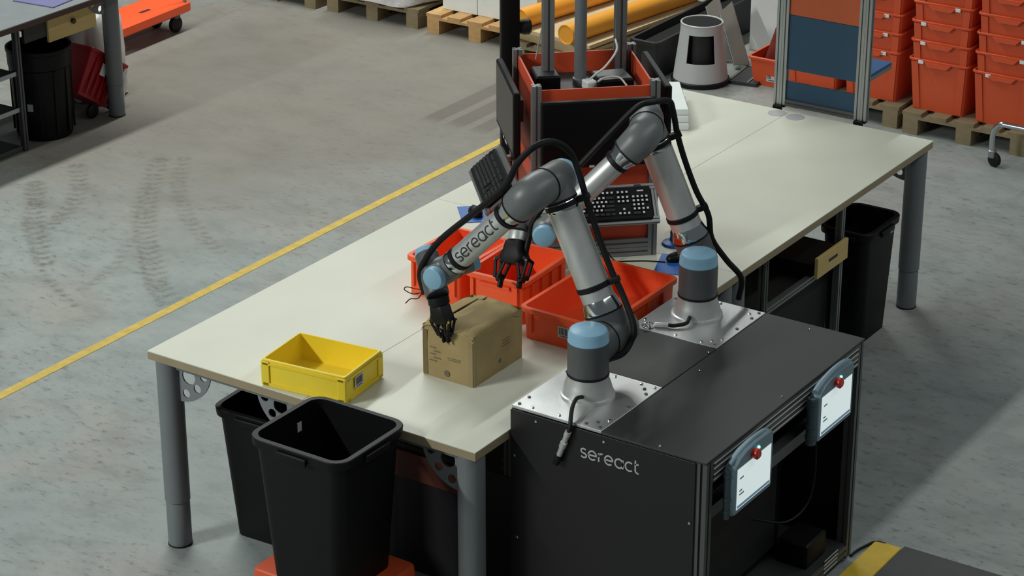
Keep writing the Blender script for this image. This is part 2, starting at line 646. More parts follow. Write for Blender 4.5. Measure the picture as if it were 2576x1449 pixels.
    dust.outputs[0].default_value = (*lin((98, 94, 84)), 1)
    c4 = mix(mm.outputs[0], c3, dust.outputs[0])
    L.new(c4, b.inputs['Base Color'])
    rg = ramp(noi(2.2, 5), (.3, g(.42)), (.7, g(.62)))
    L.new(rg, b.inputs['Roughness'])
    b.inputs['Specular IOR Level'].default_value = .35
    bp = N.new('ShaderNodeBump')
    bp.inputs['Strength'].default_value = .12
    bp.inputs['Distance'].default_value = .01
    L.new(noi(40, 6), bp.inputs['Height'])
    L.new(bp.outputs[0], b.inputs['Normal'])
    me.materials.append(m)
    o = bpy.data.objects.new('floor', me)
    link(o)
    o['kind'] = 'structure'
    o['label'] = 'worn grey concrete warehouse floor with tyre marks'


build_floor()
g = G().box((-1.571, 4.0, .001), (.056, 40, .002))
obj('trim_1', g, M_LINE, kind='structure', label='yellow painted line along the concrete floor')


# ================================================================== TABLES
def quarter_bracket(loc, sx):
    """perforated quarter-disc bracket in the xz-plane, corner at loc, spreading to sx (+1/-1) and down"""
    R = .18
    outer = [(0, 0)] + [(R * math.cos(a), -R * math.sin(a)) for a in [PI / 2 * k / 14 for k in range(15)]]
    outer = outer[::-1]
    holes = []
    for a, d in ((17, .145), (45, .145), (73, .145)):
        holes.append(circ(d * math.cos(math.radians(a)), -d * math.sin(math.radians(a)), .019, 14))
    holes.append(circ(.06, -.06, .034, 16))
    M = Matrix.Translation(V(loc)) @ Matrix(((sx, 0, 0, 0), (0, 0, 1, 0), (0, 1, 0, 0), (0, 0, 0, 1)))
    return plate2d(outer, holes, .006, M)


TABH = .893


def leg_geo(x, y, h=TABH - .036):
    return G().lathe((x, y, 0), (0, 0, 1), [(.047, 0), (.049, .004), (.050, .012), (.050, .20), (.0485, .203), (.0485, .208),
                                             (.053, .211), (.053, h)], 28)


def table(x0, x1, y0, y1, label, legs, mtop=M_TOP, medge=M_EDGE):
    t = thing('packing_table', label, 'table', ((x0 + x1) / 2, (y0 + y1) / 2, 0), 'cream packing tables pushed together' if mtop is M_TOP else None)
    cx, cy = (x0 + x1) / 2, (y0 + y1) / 2
    top = obj('tabletop', G().box((cx, cy, TABH - .002), (x1 - x0, y1 - y0, .004)), mtop, t, smooth=False)
    obj('edge_band', G().box((cx, cy, TABH - .0205), (x1 - x0 - .0004, y1 - y0 - .0004, .033)), medge, t, smooth=False)
    i = .058
    for ys in (y0 + i, y1 - i):
        obj('cross_rail', G().box((cx, ys, TABH - .055), (x1 - x0 - .2, .03, .036)), M_LEG, t, smooth=False)
    for lx, ly in legs:
        x = x0 + i if lx < 0 else x1 - i
        y = y0 + i if ly < 0 else y1 - i
        l = obj('leg', leg_geo(x, y), M_LEG, t)
        obj('foot', G().lathe((x, y, 0), (0, 0, 1), [(.04, 0), (.052, .002), (.052, .006)], 24), M_RUB, l)
        obj('bracket', quarter_bracket((x - lx * .045, y, TABH - .037), -lx), M_BRK, t, smooth=False)
    return t


ALL4 = [(-1, -1), (1, -1), (-1, 1), (1, 1)]
table(0, .7975, 0, 2.009, 'cream packing table at the near left, under the yellow box', ALL4)
table(.8005, 1.6, 0, 2.009, 'cream packing table at the near right, carrying the cardboard box', ALL4)
table(0, .7975, 2.012, 4.023, 'cream packing table at the far left, behind the monitor tower', ALL4)
table(.8005, 1.6, 2.012, 4.023, 'cream packing table at the far right, in front of the blue boards', ALL4)
for k, (x, y) in enumerate(((.756, 3.962), (.862, 3.958))):
    obj('round_sticker', G().lathe((x, y, TABH + .0003), (0, 0, 1), [(.048, 0), (.048, .0012)], 28), M_DISC,
        label='round grey felt pad on tabletop, %s of two by the blue-board frame' % ('left' if k == 0 else 'right'),
        cat='pad', group='grey pads')


# ================================================================== OPEN CONTAINERS
def tray(g, c, bot, top, h, t=.006, r=.02, rim=(.012, .018), n=4, rz=0.0, base=.006):
    """tapered open box; c = centre of the base, rim = (overhang, height)"""
    c = V(c)
    R = Matrix.Rotation(rz, 3, 'Z')

    def ring(w, d, z, rad):
        return [c + R @ V((x, y, z)) for x, y in rr(w, d, max(rad, .001), n)]
    bw, bd = bot
    tw, td = top
    f = (h - rim[1]) / h
    mw, md = bw + (tw - bw) * f, bd + (td - bd) * f
    ro, rh = rim
    rings = [ring(bw, bd, 0, r), ring(mw, md, h - rh, r), ring(mw + 2 * ro, md + 2 * ro, h - rh + .001, r + ro),
             ring(tw + 2 * ro, td + 2 * ro, h - .003, r + ro), ring(tw + 2 * ro - .006, td + 2 * ro - .006, h, r + ro - .003),
             ring(tw - 2 * t, td - 2 * t, h, r), ring(bw - 2 * t, bd - 2 * t, base, r)]
    g.loft(rings, True, True)
    return g


def label_plate(parent, o, ux, uy, w, h, out, bars=7, seed=0):
    """barcode label: paper plus printed bars"""
    o, ux, uy, out = V(o), V(ux).normalized(), V(uy).normalized(), V(out).normalized()
    M = Matrix((ux, uy, out)).transposed()
    lb = obj('label', G().box(o + out * .0008, (w, h, .0016), M=M), M_LABEL, parent, smooth=False, label='paper barcode label')
    rnd = random.Random(seed)
    gg = G()
    x = -w * .38
    for k in range(bars):
        bw = w * rnd.choice((.04, .06, .09))
        gg.box(o + ux * (x + bw / 2) + uy * h * .08 + out * .0018, (bw, h * .6, .0006), M=M)
        x += bw + w * rnd.choice((.03, .05))
    gg.box(o - uy * h * .36 + out * .0018, (w * .6, h * .07, .0006), M=M)
    obj('barcode', gg, M_INK, lb, smooth=False, kind='stuff')


def tote(name, label, c, w, d, h, rz=0.0, m=M_ORANGE, lab=None, mark=True):
    """orange open tote standing on the table; w along local x, d along local y"""
    c = V(c)
    t = thing(name, label, 'tote', c)
    g = G()
    tray(g, c, (w * .9, d * .93), (w - .03, d - .03), h, .005, .022, (.015, .02), rz=rz)
    obj('body', g, m, t)
    R = Matrix.Rotation(rz, 3, 'Z')
    g = G()
    for sx in (-1, 1):
        for k in (-.3, -.1, .1, .3):
            g.box(c + R @ V((sx * (w * .468), d * k, h * .62)), (.012, .008, h * .46), rz)
    for sy in (-1, 1):
        for k in (-.36, .36):
            g.box(c + R @ V((w * k, sy * d * .474, h * .55)), (.012, .014, h * .62), rz)
        g.box(c + R @ V((0, sy * d * .475, h * .80)), (w * .5, .014, .014), rz)
    obj_split('rib', g, m, t, smooth=False)
    if mark:
        label_plate(t, c + R @ V((w * .04, -d * .472, h * .50)), R @ V((1, 0, 0)), (0, 0, 1), w * .16, h * .34,
                    R @ V((0, -1, 0)), 6, int(w * 1000))
    return t


T0 = TABH + .0005
tote('storage_tote', 'small orange tote at the left of the row, under the robot forearm', (.668, 1.232, T0), .292, .39, .175, mark=False)
tote('storage_tote', 'small orange tote in the middle of the row, behind the cardboard box', (.982, 1.215, T0), .292, .40, .19, .05, mark=False)
tote('storage_tote', 'wide shallow orange tote beside the black robot cabinet', (1.372, 1.236, T0), .40, .625, .142, .0)


def yellow_box():
    c = V((.762, .167, T0))
    rz = math.radians(6.5)
    R = Matrix.Rotation(rz, 3, 'Z')
    w, d, h = .385, .285, .116
    t = thing('stacking_box', 'yellow plastic stacking box with a barcode, near the table edge', 'box', c)
    g = G()
    tray(g, c, (w - .012, d - .012), (w - .012, d - .012), h, .006, .008, (.003, .007), rz=rz, n=3)
    obj('body', g, M_YEL, t)
    g = G()
    for sx in (-1, 1):
        for sy in (-1, 1):
            g.box(c + R @ V((sx * (w / 2 - .02), sy * (d / 2 - .003), h * .5 - .002)), (.036, .007, h - .012), rz, bev=.003)
            g.box(c + R @ V((sx * (w / 2 - .003), sy * (d / 2 - .02), h * .5 - .002)), (.007, .036, h - .012), rz, bev=.003)
    for sy in (-1, 1):
        g.box(c + R @ V((0, sy * (d / 2 - .003), .012)), (w - .02, .007, .012), rz)
        g.box(c + R @ V((0, sy * (d / 2 - .003), h - .018)), (w - .02, .007, .008), rz)
    for sx in (-1, 1):
        g.box(c + R @ V((sx * (w / 2 - .003), 0, .012)), (.007, d - .02, .012), rz)
        g.box(c + R @ V((sx * (w / 2 - .003), 0, h - .018)), (.007, d - .02, .008), rz)
    obj_split('reinforcing_rib', g, M_YEL, t, smooth=False)
    label_plate(t, c + R @ V((w / 2 + .0005, -.045, h * .57)), R @ V((0, 1, 0)), (0, 0, 1), .062, .05, R @ V((1, 0, 0)), 7, 5)


yellow_box()


def cardboard_box():
    t = thing('cardboard_box', 'worn cardboard box with loose top flaps, held by the robot grippers', 'box', (1.168, .6, T0))
    x0, x1, y0, y1, z0, z1 = 1.048, 1.288, .442, .782, T0, T0 + .215
    g = G()
    # body: slightly bulged, open top
    rings = []
    for k in range(7):
        f = k / 6
        b = .006 * math.sin(f * PI)
        pts = []
        for (ax, ay), (bx, by) in (((x0, y0), (x1, y0)), ((x1, y0), (x1, y1)), ((x1, y1), (x0, y1)), ((x0, y1), (x0, y0))):
            for j in range(6):
                q = j / 6
                px, py = ax + (bx - ax) * q, ay + (by - ay) * q
                k2 = b * math.sin(q * PI)
                nx, ny = (by - ay), -(bx - ax)
                ln = math.hypot(nx, ny)
                px += nx / ln * k2
                py += ny / ln * k2
                pts.append(V((px + .002 * noise.noise(V((px * 14, py * 14, f * 4))), py + .002 * noise.noise(V((px * 14, f * 5, py * 9))), z0 + f * (z1 - z0))))
        rings.append(pts)
    g.loft(rings, True, False)
    obj('carton_body', g, M_CARD, t, ang=60)

    def flap(name, ax, bx, dz_hinge, dz_in, seed):
        """top flap hinged along x=ax, spanning to x=bx; corrugated thickness"""
        gg = G()
        nx, ny = 7, 11
        top, bot = [], []
        for i in range(nx):
            for j in range(ny):
                fx, fy = i / (nx - 1), j / (ny - 1)
                x = ax + (bx - ax) * fx
                y = y0 - .004 + (y1 - y0 + .008) * fy
                edge = min(fy, 1 - fy) * (ny - 1)
                z = z1 + dz_hinge + (dz_in - dz_hinge) * math.sin(fx * PI / 2) ** .9
                if edge < 1:
                    z -= .016
                z += .006 * noise.noise(V((x * 11 + seed, y * 8, seed)))
                if fx == 0:
                    z -= .012
                top.append(V((x, y, z)))
                bot.append(V((x, y, z - .005)))
        k = len(top)
        fs = []
        for i in range(nx - 1):
            for j in range(ny - 1):
                a, b_, c_, d_ = i * ny + j, i * ny + j + 1, (i + 1) * ny + j + 1, (i + 1) * ny + j
                fs.append((a, b_, c_, d_))
                fs.append((a + k, d_ + k, c_ + k, b_ + k))
        per = [i * ny for i in range(nx)] + [(nx - 1) * ny + j for j in range(1, ny)] + \
              [i * ny + ny - 1 for i in range(nx - 2, -1, -1)] + [j for j in range(ny - 2, 0, -1)]
        for i in range(len(per)):
            a, b_ = per[i], per[(i + 1) % len(per)]
            fs.append((a, a + k, b_ + k, b_))
        gg.add(top + bot, fs)
        obj('flap', gg, M_CARD, t, ang=60)
    flap('flap', x0 - .003, 1.118, .008, .026, 1.3)
    flap('flap', x1 + .003, 1.127, .008, .022, 4.1)
    gg = G()
    gg.box((x1 - .012, y0 - .0015, z0 + .105), (.02, .002, .2))
    gg.box((x1 + .0015, y0 + .012, z0 + .105), (.002, .02, .2))
    obj_split('corner_tape', gg, M_TAPE, t, smooth=False)
    gg = G()
    gg.box((x0 + .013, y0 - .002, z0 + .1), (.022, .002, .19))
    obj('edge_strip', gg, mat('dark_cardboard', (120, 104, 66), .8, var=.1), t, smooth=False)
    gg = G()
    rnd = random.Random(3)
    for k in range(5):
        gg.box((1.1 + .02 * (k % 2), y0 - .0068 - .0004, z0 + .13 - k * .014), (.02 + .02 * rnd.random(), .001, .004))
    gg.box((1.2, y0 - .0068, z0 + .095), (.05, .001, .003))
    gg.box((1.2, y0 - .0068, z0 + .103), (.06, .001, .003))
    gg.lathe((1.165, y0 - .0045, z0 + .032), (0, -1, 0), [(.013, 0), (.013, .001)], 16)
    gg.lathe((x1 + .0035, .62, z0 + .05), (1, 0, 0), [(.011, 0), (.011, .001)], 16)
    for k in range(3):
        gg.box((x1 + .0062, .66, z0 + .13 - k * .012), (.001, .05, .003))
    obj('print_mark', gg, mat('faded_print', (112, 104, 84), .8, var=.1), t, smooth=False, kind='stuff')


cardboard_box()


# ================================================================== ROBOT CABINET
CZ = 1.0
CX0, CX1, CY0, CY1 = 1.612, 2.445, .225, 1.487


def cabinet():
    t = thing('robot_cabinet', 'black cabinet with aluminium plates and white lettering, carrying both robots', 'cabinet',
              ((CX0 + CX1) / 2, (CY0 + CY1) / 2, 0))
    w = .045
    for x in (CX0 + w / 2, CX1 - w / 2):
        for y in (CY0 + w / 2, CY1 - w / 2):
            obj('corner_post', G().extr((x, y, .02), (x, y, CZ - .012), w, (1, 0, 0)), M_EXTD, t, smooth=False)
    for y0, y1 in ((CY0 + w, CY1 - w),):
        for z in (CZ - .012 - w / 2, CZ - .012 - w * 1.5):
            obj('side_rail', G().extr((CX1 - w / 2, y0, z), (CX1 - w / 2, y1, z), w, (1, 0, 0)), M_EXTD, t, smooth=False)
        obj('shelf_rail', G().box((CX1 - .06, (y0 + y1) / 2, .735), (.045, y1 - y0, .05)), M_EXTD, t, smooth=False)
        obj('bottom_rail', G().extr((CX1 - w / 2, y0, .06), (CX1 - w / 2, y1, .06), w, (1, 0, 0)), M_EXTD, t, smooth=False)
        obj('bottom_rail', G().extr((CX0 + w / 2, y0, .06), (CX0 + w / 2, y1, .06), w, (1, 0, 0)), M_EXTD, t, smooth=False)
    for z in (CZ - .026, CZ - .047, CZ - .071, CZ - .092):
        obj('light_strip', G().box((CX1 + .0012, (CY0 + CY1) / 2, z), (.0016, CY1 - CY0 - 2 * w - .01, .0045)), M_SLOT, t, smooth=False)
    # front panel facing the camera's left side, rear and far panels
    obj('front_panel', G().box(((CX0 + CX1 - w) / 2 + .001, CY0 - .004, (CZ - .012) / 2 + .01), (CX1 - CX0 - w + .002, .006, CZ - .034), bev=.002), M_BLACK, t, smooth=False)
    obj('rear_panel', G().box(((CX0 + CX1) / 2, CY1 + .003, CZ / 2), (CX1 - CX0 - w, .006, CZ - .04)), M_BLACK, t, smooth=False)
    obj('side_panel', G().box((CX0 - .003, (CY0 + CY1) / 2, CZ / 2), (.006, CY1 - CY0, CZ - .04)), M_BLACK, t, smooth=False)
    obj('floor_panel', G().box(((CX0 + CX1) / 2, (CY0 + CY1) / 2, .09), (CX1 - CX0 - .02, CY1 - CY0 - .1, .008)), M_DGREY, t, smooth=False)
    # top: dark strip along the open side, dark panel between the plates
    g = G().box(((2.006 + CX1) / 2 + .001, (CY0 + CY1) / 2, CZ - .006), (CX1 - 2.006, CY1 - CY0 + .012, .010), bev=.002)
    obj('top_panel', g, M_DGREY, t, smooth=False)
    g = G().box(((CX0 + 2.003) / 2, (.667 + 1.078) / 2, CZ - .006), (2.003 - CX0, .409, .010), bev=.002)
    obj('top_panel', g, M_DGREY, t, smooth=False)
    scr = [(2.239, .243), (2.046, .869), (1.993, 1.032), (2.222, 1.445), (2.415, .845), (1.66, .70)]
    g0 = None
    for x, y in scr:
        s_ = obj('screw', G().lathe((x, y, CZ - .001), (0, 0, 1), [(.006, 0), (.006, .003), (.004, .005)], 10), M_CHROME, t)
    for x, z in ((1.725, .966), (1.628, .797), (2.385, .741), (1.64, .45), (2.385, .4), (2.02, .966)):
        obj('screw', G().lathe((x, CY0 - .007, z), (0, -1, 0), [(.006, 0), (.006, .003), (.004, .005)], 10), M_CHROME, t)
    for y0, y1 in ((.225, .664), (1.081, 1.49)):
        p = obj('mounting_plate', G().box(((CX0 + 2.003) / 2, (y0 + y1) / 2, CZ - .005), (2.003 - CX0, y1 - y0, .012), bev=.0015), M_ALUP, t, smooth=False)
        rnd = random.Random(int(y0 * 100))
        pts = []
        for fx in (.05, .2, .5, .8, .95):
            for fy in (.05, .95):
                pts.append((fx, fy))
        for fy in (.2, .8):
            for fx in (.05, .95):
                pts.append((fx, fy))
        pts += [(.88, .12), (.88, .88), (.95, .5)]
        for fx, fy in pts:
            x, y = CX0 + fx * (2.003 - CX0), y0 + fy * (y1 - y0)
            obj('bolt', G().lathe((x, y, CZ + .001), (0, 0, 1), [(.0065, 0), (.0065, .004), (.003, .0045)], 10), M_CHROME if rnd.random() < .6 else M_URD, p)
    st, wd = word_sereact()
    sc = .248 / wd
    zb = .877
    gl = None
    for letter in st:
        gl = G()
        for s_ in letter:
            ribbon(gl, s_, .17, lambda a, b, c: V((1.922 + a * sc, CY0 - .0071 - c, zb + b * sc)), .0012)
        obj('letter', gl, M_LOGOL, t, smooth=False)
    # inside: power strip and loose cable coil, lower grille lines
    for k in range(4):
        obj('light_strip', G().box((CX1 + .0012, 1.3, .05 + k * .018), (.0016, .12, .004)), M_SLOT, t, smooth=False)


cabinet()

# things inside the cabinet
t = thing('controller_box', 'black control box standing inside the open robot cabinet', 'box', (2.0, .85, .095))
obj('housing', G().box((1.98, .80, .36), (.5, .9, .53), bev=.008), M_BLKPL, t)
obj('front_plate', G().box((2.233, .80, .36), (.004, .8, .46)), M_DARK, t, smooth=False)
t = thing('power_supply', 'small dark grey power brick at the bottom right of the cabinet', 'power supply', (2.34, 1.24, .095))
obj('housing', G().box((2.34, 1.24, .15), (.14, .17, .11), bev=.01), M_BLKPL, t)
g = G()
for k in range(3):
    g.torus((2.35, .36, .10 + .009 * k), (.05 * k, .04, 1), .075 - .004 * k, .005, 30, 6)
obj('cable_coil', g, M_DISC, label='coiled grey cable lying inside the open cabinet', cat='cable')
obj('cabinet_cable', G().tube([(2.40, 1.18, .79), (2.41, 1.17, .68), (2.405, 1.19, .52), (2.40, 1.15, .40), (2.36, 1.05, .35), (2.25, .98, .36)], .005, 8),
    M_RUB, label='thin black cable hanging from the farther tablet into the cabinet', cat='cable')
obj('floor_cable', G().tube([(2.44, 1.50, .006), (2.445, 1.56, .006), (2.46, 1.62, .006), (2.475, 1.66, .006), (2.52, 1.67, .006)], .006, 8), M_RUB,
    label='black cable on the floor between cabinet and yellow-edged mat', cat='cable')


def pendant(label, yc, zc, tilt, gr):
    """robot teach pendant hung on the rail, screen facing +x"""
    X0 = CX1 + .008
    t = thing('teach_pendant', label, 'tablet', (X0, yc, zc - .12), 'teach pendants on the cabinet rail')
    w, h = .30, .235
    R = Matrix.Rotation(tilt, 3, 'Y')

    def P(y, z, x):
        v = R @ V((x, 0, z))
        return V((X0 + .012 + v.x, yc + y, zc + v.z))
    # outline with a domed top
    out = [(-w / 2, -h / 2 + .01), (-w / 2 + .01, -h / 2), (w / 2 - .01, -h / 2), (w / 2, -h / 2 + .01), (w / 2, h / 2 - .012), (w / 2 - .014, h / 2)]
    out += [(w / 2 - .06, h / 2 + .004), (.02, h / 2 + .006), (-.05, h / 2), (-w / 2 + .05, h / 2 - .012), (-w / 2 + .012, h / 2 - .035), (-w / 2, h / 2 - .055)]

    def slab(poly, x0, x1, g_):
        g_.loft([[P(y, z, x0) for y, z in poly], [P(y, z, x1) for y, z in poly]], True, True)
    shr = lambda k: [(y * k, z * k) for y, z in out]
    g_ = G()
    g_.loft([[P(y, z, x) for y, z in shr(k)] for k, x in ((.96, 0), (1.0, .008), (1.0, .034), (.965, .042))], True, True)
    obj('housing', g_, M_PEND, t, ang=40)
    g_ = G()
    slab([(-.123, -.098), (.132, -.098), (.132, .066), (-.123, .066)], .0421, .0433, g_)
    s_ = obj('screen', g_, M_LCD, t, smooth=False)
    g_ = G()
    slab([(-.118, -.094), (.128, -.094), (.128, -.083), (-.118, -.083)], .0434, .0438, g_)
    obj('status_bar', g_, M_LCDB, s_, smooth=False)
    for yy, zz, ww in ((-.105, .02, .028), (-.105, -.03, .02), (-.105, -.045, .035)):
        g_ = G()
        slab([(yy, zz), (yy + ww, zz), (yy + ww, zz + .006), (yy, zz + .006)], .0434, .0438, g_)
        obj('screen_text', g_, M_LCDT, s_, smooth=False)
    axis = (R @ V((1, 0, 0)))
    g_ = G().lathe(P(-.01, .088, .042), axis, [(.016, 0), (.016, .010), (.021, .012), (.021, .022), (.014, .028)], 20)
    obj('stop_button', g_, M_ESTOP, t, label='red emergency stop button')
    obj('indicator', G().lathe(P(.03, .093, .042), axis, [(.007, 0), (.007, .005), (.004, .007)], 14), M_LED, t, label='small lit indicator')
    g_ = G()
    g_.cyl(P(-w / 2 - .004, -h / 2 - .006, .018), P(-w / 2 - .004, h / 2 - .045, .018), gr, n=18)
    for k in (-.10, -.05, .045):
        g_.lathe(P(-w / 2 - .004, k, .018), R @ V((0, 0, 1)), [(gr + .0025, 0), (gr + .0025, .012)], 18)
    obj('side_grip', g_, M_PENDD, t)
    g_ = G()
    g_.tube([P(-w / 2 + .01, h / 2 - .03, .02), P(-.06, h / 2 - .006, .02), (P(.03, h / 2 + .004, .02)), P(w / 2 - .05, h / 2, .02), P(w / 2 - .012, h / 2 - .01, .02)], gr * .75, 12)
    obj('top_grip', g_, M_PEND, t)
    g_ = G().box(P(0, .02, -.008), (.012, .09, .12))
    obj('hanger', g_, M_PENDD, t, smooth=False)


pendant('grey teach tablet with lit screen and red stop button, nearer the lettered cabinet side', .462, .872, 0.0, .012)
pendant('grey teach tablet with lit screen and red stop button, at the far cabinet end', 1.125, .888, 0.0, .02)


# ================================================================== ROBOT ARMS
def cap_geo(p, axis, r, h, n=36):
    return G().lathe(p, axis, [(r * .985, 0), (r, .002), (r, .004), (r * .985, .006), (r * .97, h * .62), (r * .90, h * .92), (r * .82, h)], n)


def robot(label, base, s, S, E, E2, W, wrist, hose, logo, clips, spread, mfl):
    base, s, S, E, E2, W = V(base), V(s).normalized(), V(S), V(E), V(E2), V(W)
    t = thing('industrial_robot', label, 'robot', base, 'pair of robots on the cabinet')
    zc = V((0, 0, 1))
    B = V((base.x, base.y, S.z))
    # --- base
    obj('base_flange', G().lathe(base, zc, [(.104, 0), (.104, .009), (.097, .012), (.094, .03), (.088, .05), (.081, .07), (.0795, .084)], 48), M_ALU, t)
    obj('seal_ring', G().lathe(base + zc * .084, zc, [(.0795, 0), (.081, .002), (.081, .009), (.0795, .011)], 48), M_RUB, t)
    obj('base_joint', G().lathe(base + zc * .095, zc, [(.0785, 0), (.0785, .126)], 48), M_URD, t)
    c = obj('cap', cap_geo(base + zc * .221, zc, .0785, .05), M_BLUE, t, label='light blue base joint cap')
    for k in range(6):
        a = 2 * PI * k / 6 + .25
        obj('cap_screw', G().lathe(base + zc * .263 + V((math.cos(a), math.sin(a), 0)) * .064, (math.cos(a) * .5, math.sin(a) * .5, 1), [(.004, 0), (.004, .003)], 8), M_PENDD, c)
    # --- shoulder
    d1 = (E - S).normalized()
    obj('shoulder_stub', G().lathe(B + s * .02, s, [(.074, 0), (.074, .082)], 40), M_URD, t)
    obj('seal_ring', G().lathe(B + s * .102, s, [(.0755, 0), (.0755, .007)], 40), M_RUB, t)
    g_ = G().lathe(B + s * .109, s, [(.075, 0), (.077, .01), (.077, .125), (.074, .135)], 40)
    g_.lathe(S, d1, [(.074, .02), (.0755, .086)], 40)
    obj('shoulder_joint', g_, M_URD, t)
    obj('cap', cap_geo(B + s * .244, s, .074, .030), M_UR, t)
    # --- upper arm
    La = (E - S).length
    obj('seal_ring', G().lathe(S + d1 * .086, d1, [(.0765, 0), (.0765, .007)], 40), M_RUB, t)
    obj('arm_collar', G().lathe(S + d1 * .093, d1, [(.076, 0), (.076, .006), (.066, .045), (.064, .05)], 40), M_CHROME, t)
    obj('upper_arm', G().lathe(S + d1 * .14, d1, [(.0635, 0), (.0635, La - .14 - .115)], 40), M_ALU, t)
    obj('arm_collar', G().lathe(S + d1 * (La - .118), d1, [(.0645, 0), (.066, .004), (.066, .034), (.064, .037)], 40), M_CHROME, t)
    obj('seal_ring', G().lathe(S + d1 * (La - .081), d1, [(.067, 0), (.067, .008)], 40), M_RUB, t)
    # --- elbow (joint on the upper arm, then bent housing on the forearm)
    g_ = G().lathe(E + d1 * -.074, d1, [(.066, 0), (.066, .06)], 36)
    off = (E2 - E)
    g_.lathe(E - s * .062, s, [(.068, 0), (.0685, .006), (.0685, .112), (.066, .12)], 40)
    obj('elbow_joint', g_, M_UR, t)
    obj('cap', cap_geo(E + s * .058, s, .066, .035), M_BLUE, t)
    obj('seal_ring', G().lathe(E - s * .069, s, [(.0685, 0), (.0715, .001), (.0715, .006), (.0685, .007)], 40), M_RUB, t)
    d2 = (W - E2).normalized()
    Lf = (W - E2).length
    st = E - s * .069
    a0 = (st - E2).length
    rb = .052
    path, rad = [st], [.0685]
    path.append(E2 + s * rb)
    rad.append(.0695)
    for k in range(1, 8):
        a = PI / 2 * k / 8
        path.append(E2 + s * rb * (1 - math.sin(a)) + d2 * rb * (1 - math.cos(a)))
        rad.append(.0695)
    path += [E2 + d2 * rb, E2 + d2 * .10]
    rad += [.0685, .064]
    obj('forearm_elbow', G().tube(path, 1, 36, 1, rad), M_UR, t, ang=50)
    # --- forearm
    obj('seal_ring', G().lathe(E2 + d2 * .10, d2, [(.0665, 0), (.0665, .006)], 36), M_RUB, t)
    obj('arm_collar', G().lathe(E2 + d2 * .106, d2, [(.063, 0), (.062, .006), (.052, .03), (.050, .05)], 36), M_CHROME, t)
    obj('strap', G().lathe(E2 + d2 * .150, d2, [(.048, 0), (.054, .003), (.054, .02), (.048, .023)], 36), M_RUB, t)
    fa = obj('forearm', G().lathe(E2 + d2 * .15, d2, [(.046, 0), (.046, Lf - .15 - .105)], 36), M_ALU, t)
    e0 = Lf - .105
    obj('strap', G().lathe(E2 + d2 * (e0 - .012), d2, [(.047, 0), (.051, .003), (.051, .02), (.047, .023)], 30), M_RUB, t)
    obj('arm_collar', G().lathe(E2 + d2 * (e0 + .011), d2, [(.047, 0), (.051, .012), (.051, .02)], 30), M_CHROME, t)
    obj('seal_ring', G().lathe(E2 + d2 * (e0 + .031), d2, [(.0505, 0), (.0505, .006)], 30), M_RUB, t)
    if logo:
        stv, wd = word_sereact()
        view = V(logo)
        ax = frame_from(d2, view)
        rx, ry = ax[0], ax[1]
        wdir = -d2
        side = rx.cross(wdir)            # text "up" when reading along wdir
        L0 = Lf - .132
        sc = .245 / wd
        for letter in stv:
            gl = G()
            for s_ in letter:
                def mp(a, b, c):
                    ang = -((b - .55) * sc) / .046
                    q = E2 + d2 * (L0 - a * sc)
                    return q + (rx * math.cos(ang) - side * math.sin(ang)) * (.0463 + c)
                ribbon(gl, s_, .16, mp, .0008)
            obj('letter', gl, M_LOGOD, fa, smooth=False)
    # --- wrist
    g_ = G().lathe(W - d2 * .068, d2, [(.049, 0), (.0485, .05)], 32)
    g_.lathe(W - s * .055, s, [(.049, 0), (.050, .004), (.050, .106), (.049, .11)], 32)
    obj('wrist_joint', g_, M_UR, t)
    obj('cap', cap_geo(W - s * .055, -s, .047, .028), M_BLUE, t, label='light blue wrist cap facing the camera')
    C, A, P, tip, lat = (V(x) for x in wrist)
    J4 = W + s * .105
    obj('seal_ring', G().lathe(W + s * .055, s, [(.0505, 0), (.0505, .005)], 30), M_RUB, t)
    td = (P - A).normalized()
    J5 = A + td * .075
    n4 = (J5 - J4).normalized()
    g_ = G().lathe(W + s * .06, s, [(.049, 0), (.049, .04)], 30)
    g_.lathe(J4 - n4 * .05, n4, [(.048, 0), (.049, .004), (.049, .09), (.048, .1)], 30)
    obj('wrist_joint', g_, M_UR, t)
    obj('cap', cap_geo(J4 - n4 * .05, -n4, .048, .028), M_BLUE, t)
    g_ = G().lathe(J4 + n4 * .05, n4, [(.048, 0), (.048, max(.01, (J5 - J4).length - .05))], 28)
    g_.lathe(A, td, [(.046, 0), (.047, .004), (.047, (P - A).length - .012), (.044, (P - A).length - .006)], 32)
    obj('wrist_joint', g_, M_URD, t)
    obj('cap', cap_geo(A, -td, .046, .026), M_BLUE, t, label='light blue tool joint cap')
    # --- gripper
    gd = (tip - P).normalized()
    gl_, gh = V(lat), (tip - P).length
    gl_ = (gl_ - gd * gl_.dot(gd)).normalized()
    gn = gd.cross(gl_)
    k = gh / .215
    Mx = Matrix((gl_, gn, gd)).transposed()
    Q = lambda a, b, c: P + gl_ * a * k + gn * b * k + gd * c * k
    obj('tool_flange', G().lathe(P - td * .004, gd, [(.041, 0), (.042, .004), (.042, .034 * k), (.040, .036 * k)], 32), mfl, t)
    pg = G()
    prof = [(.032, .030, .030), (.042, .036, .04), (.046, .038, .075), (.056, .036, .092), (.056, .034, .108), (.036, .028, .122)]
    pg.loft([[Q(x * hx, y * hy, z) for x, y in rr(2, 2, .5, 4)] for hx, hy, z in prof], True, True)
    palm = obj('gripper', pg, M_RUB, t, ang=45)
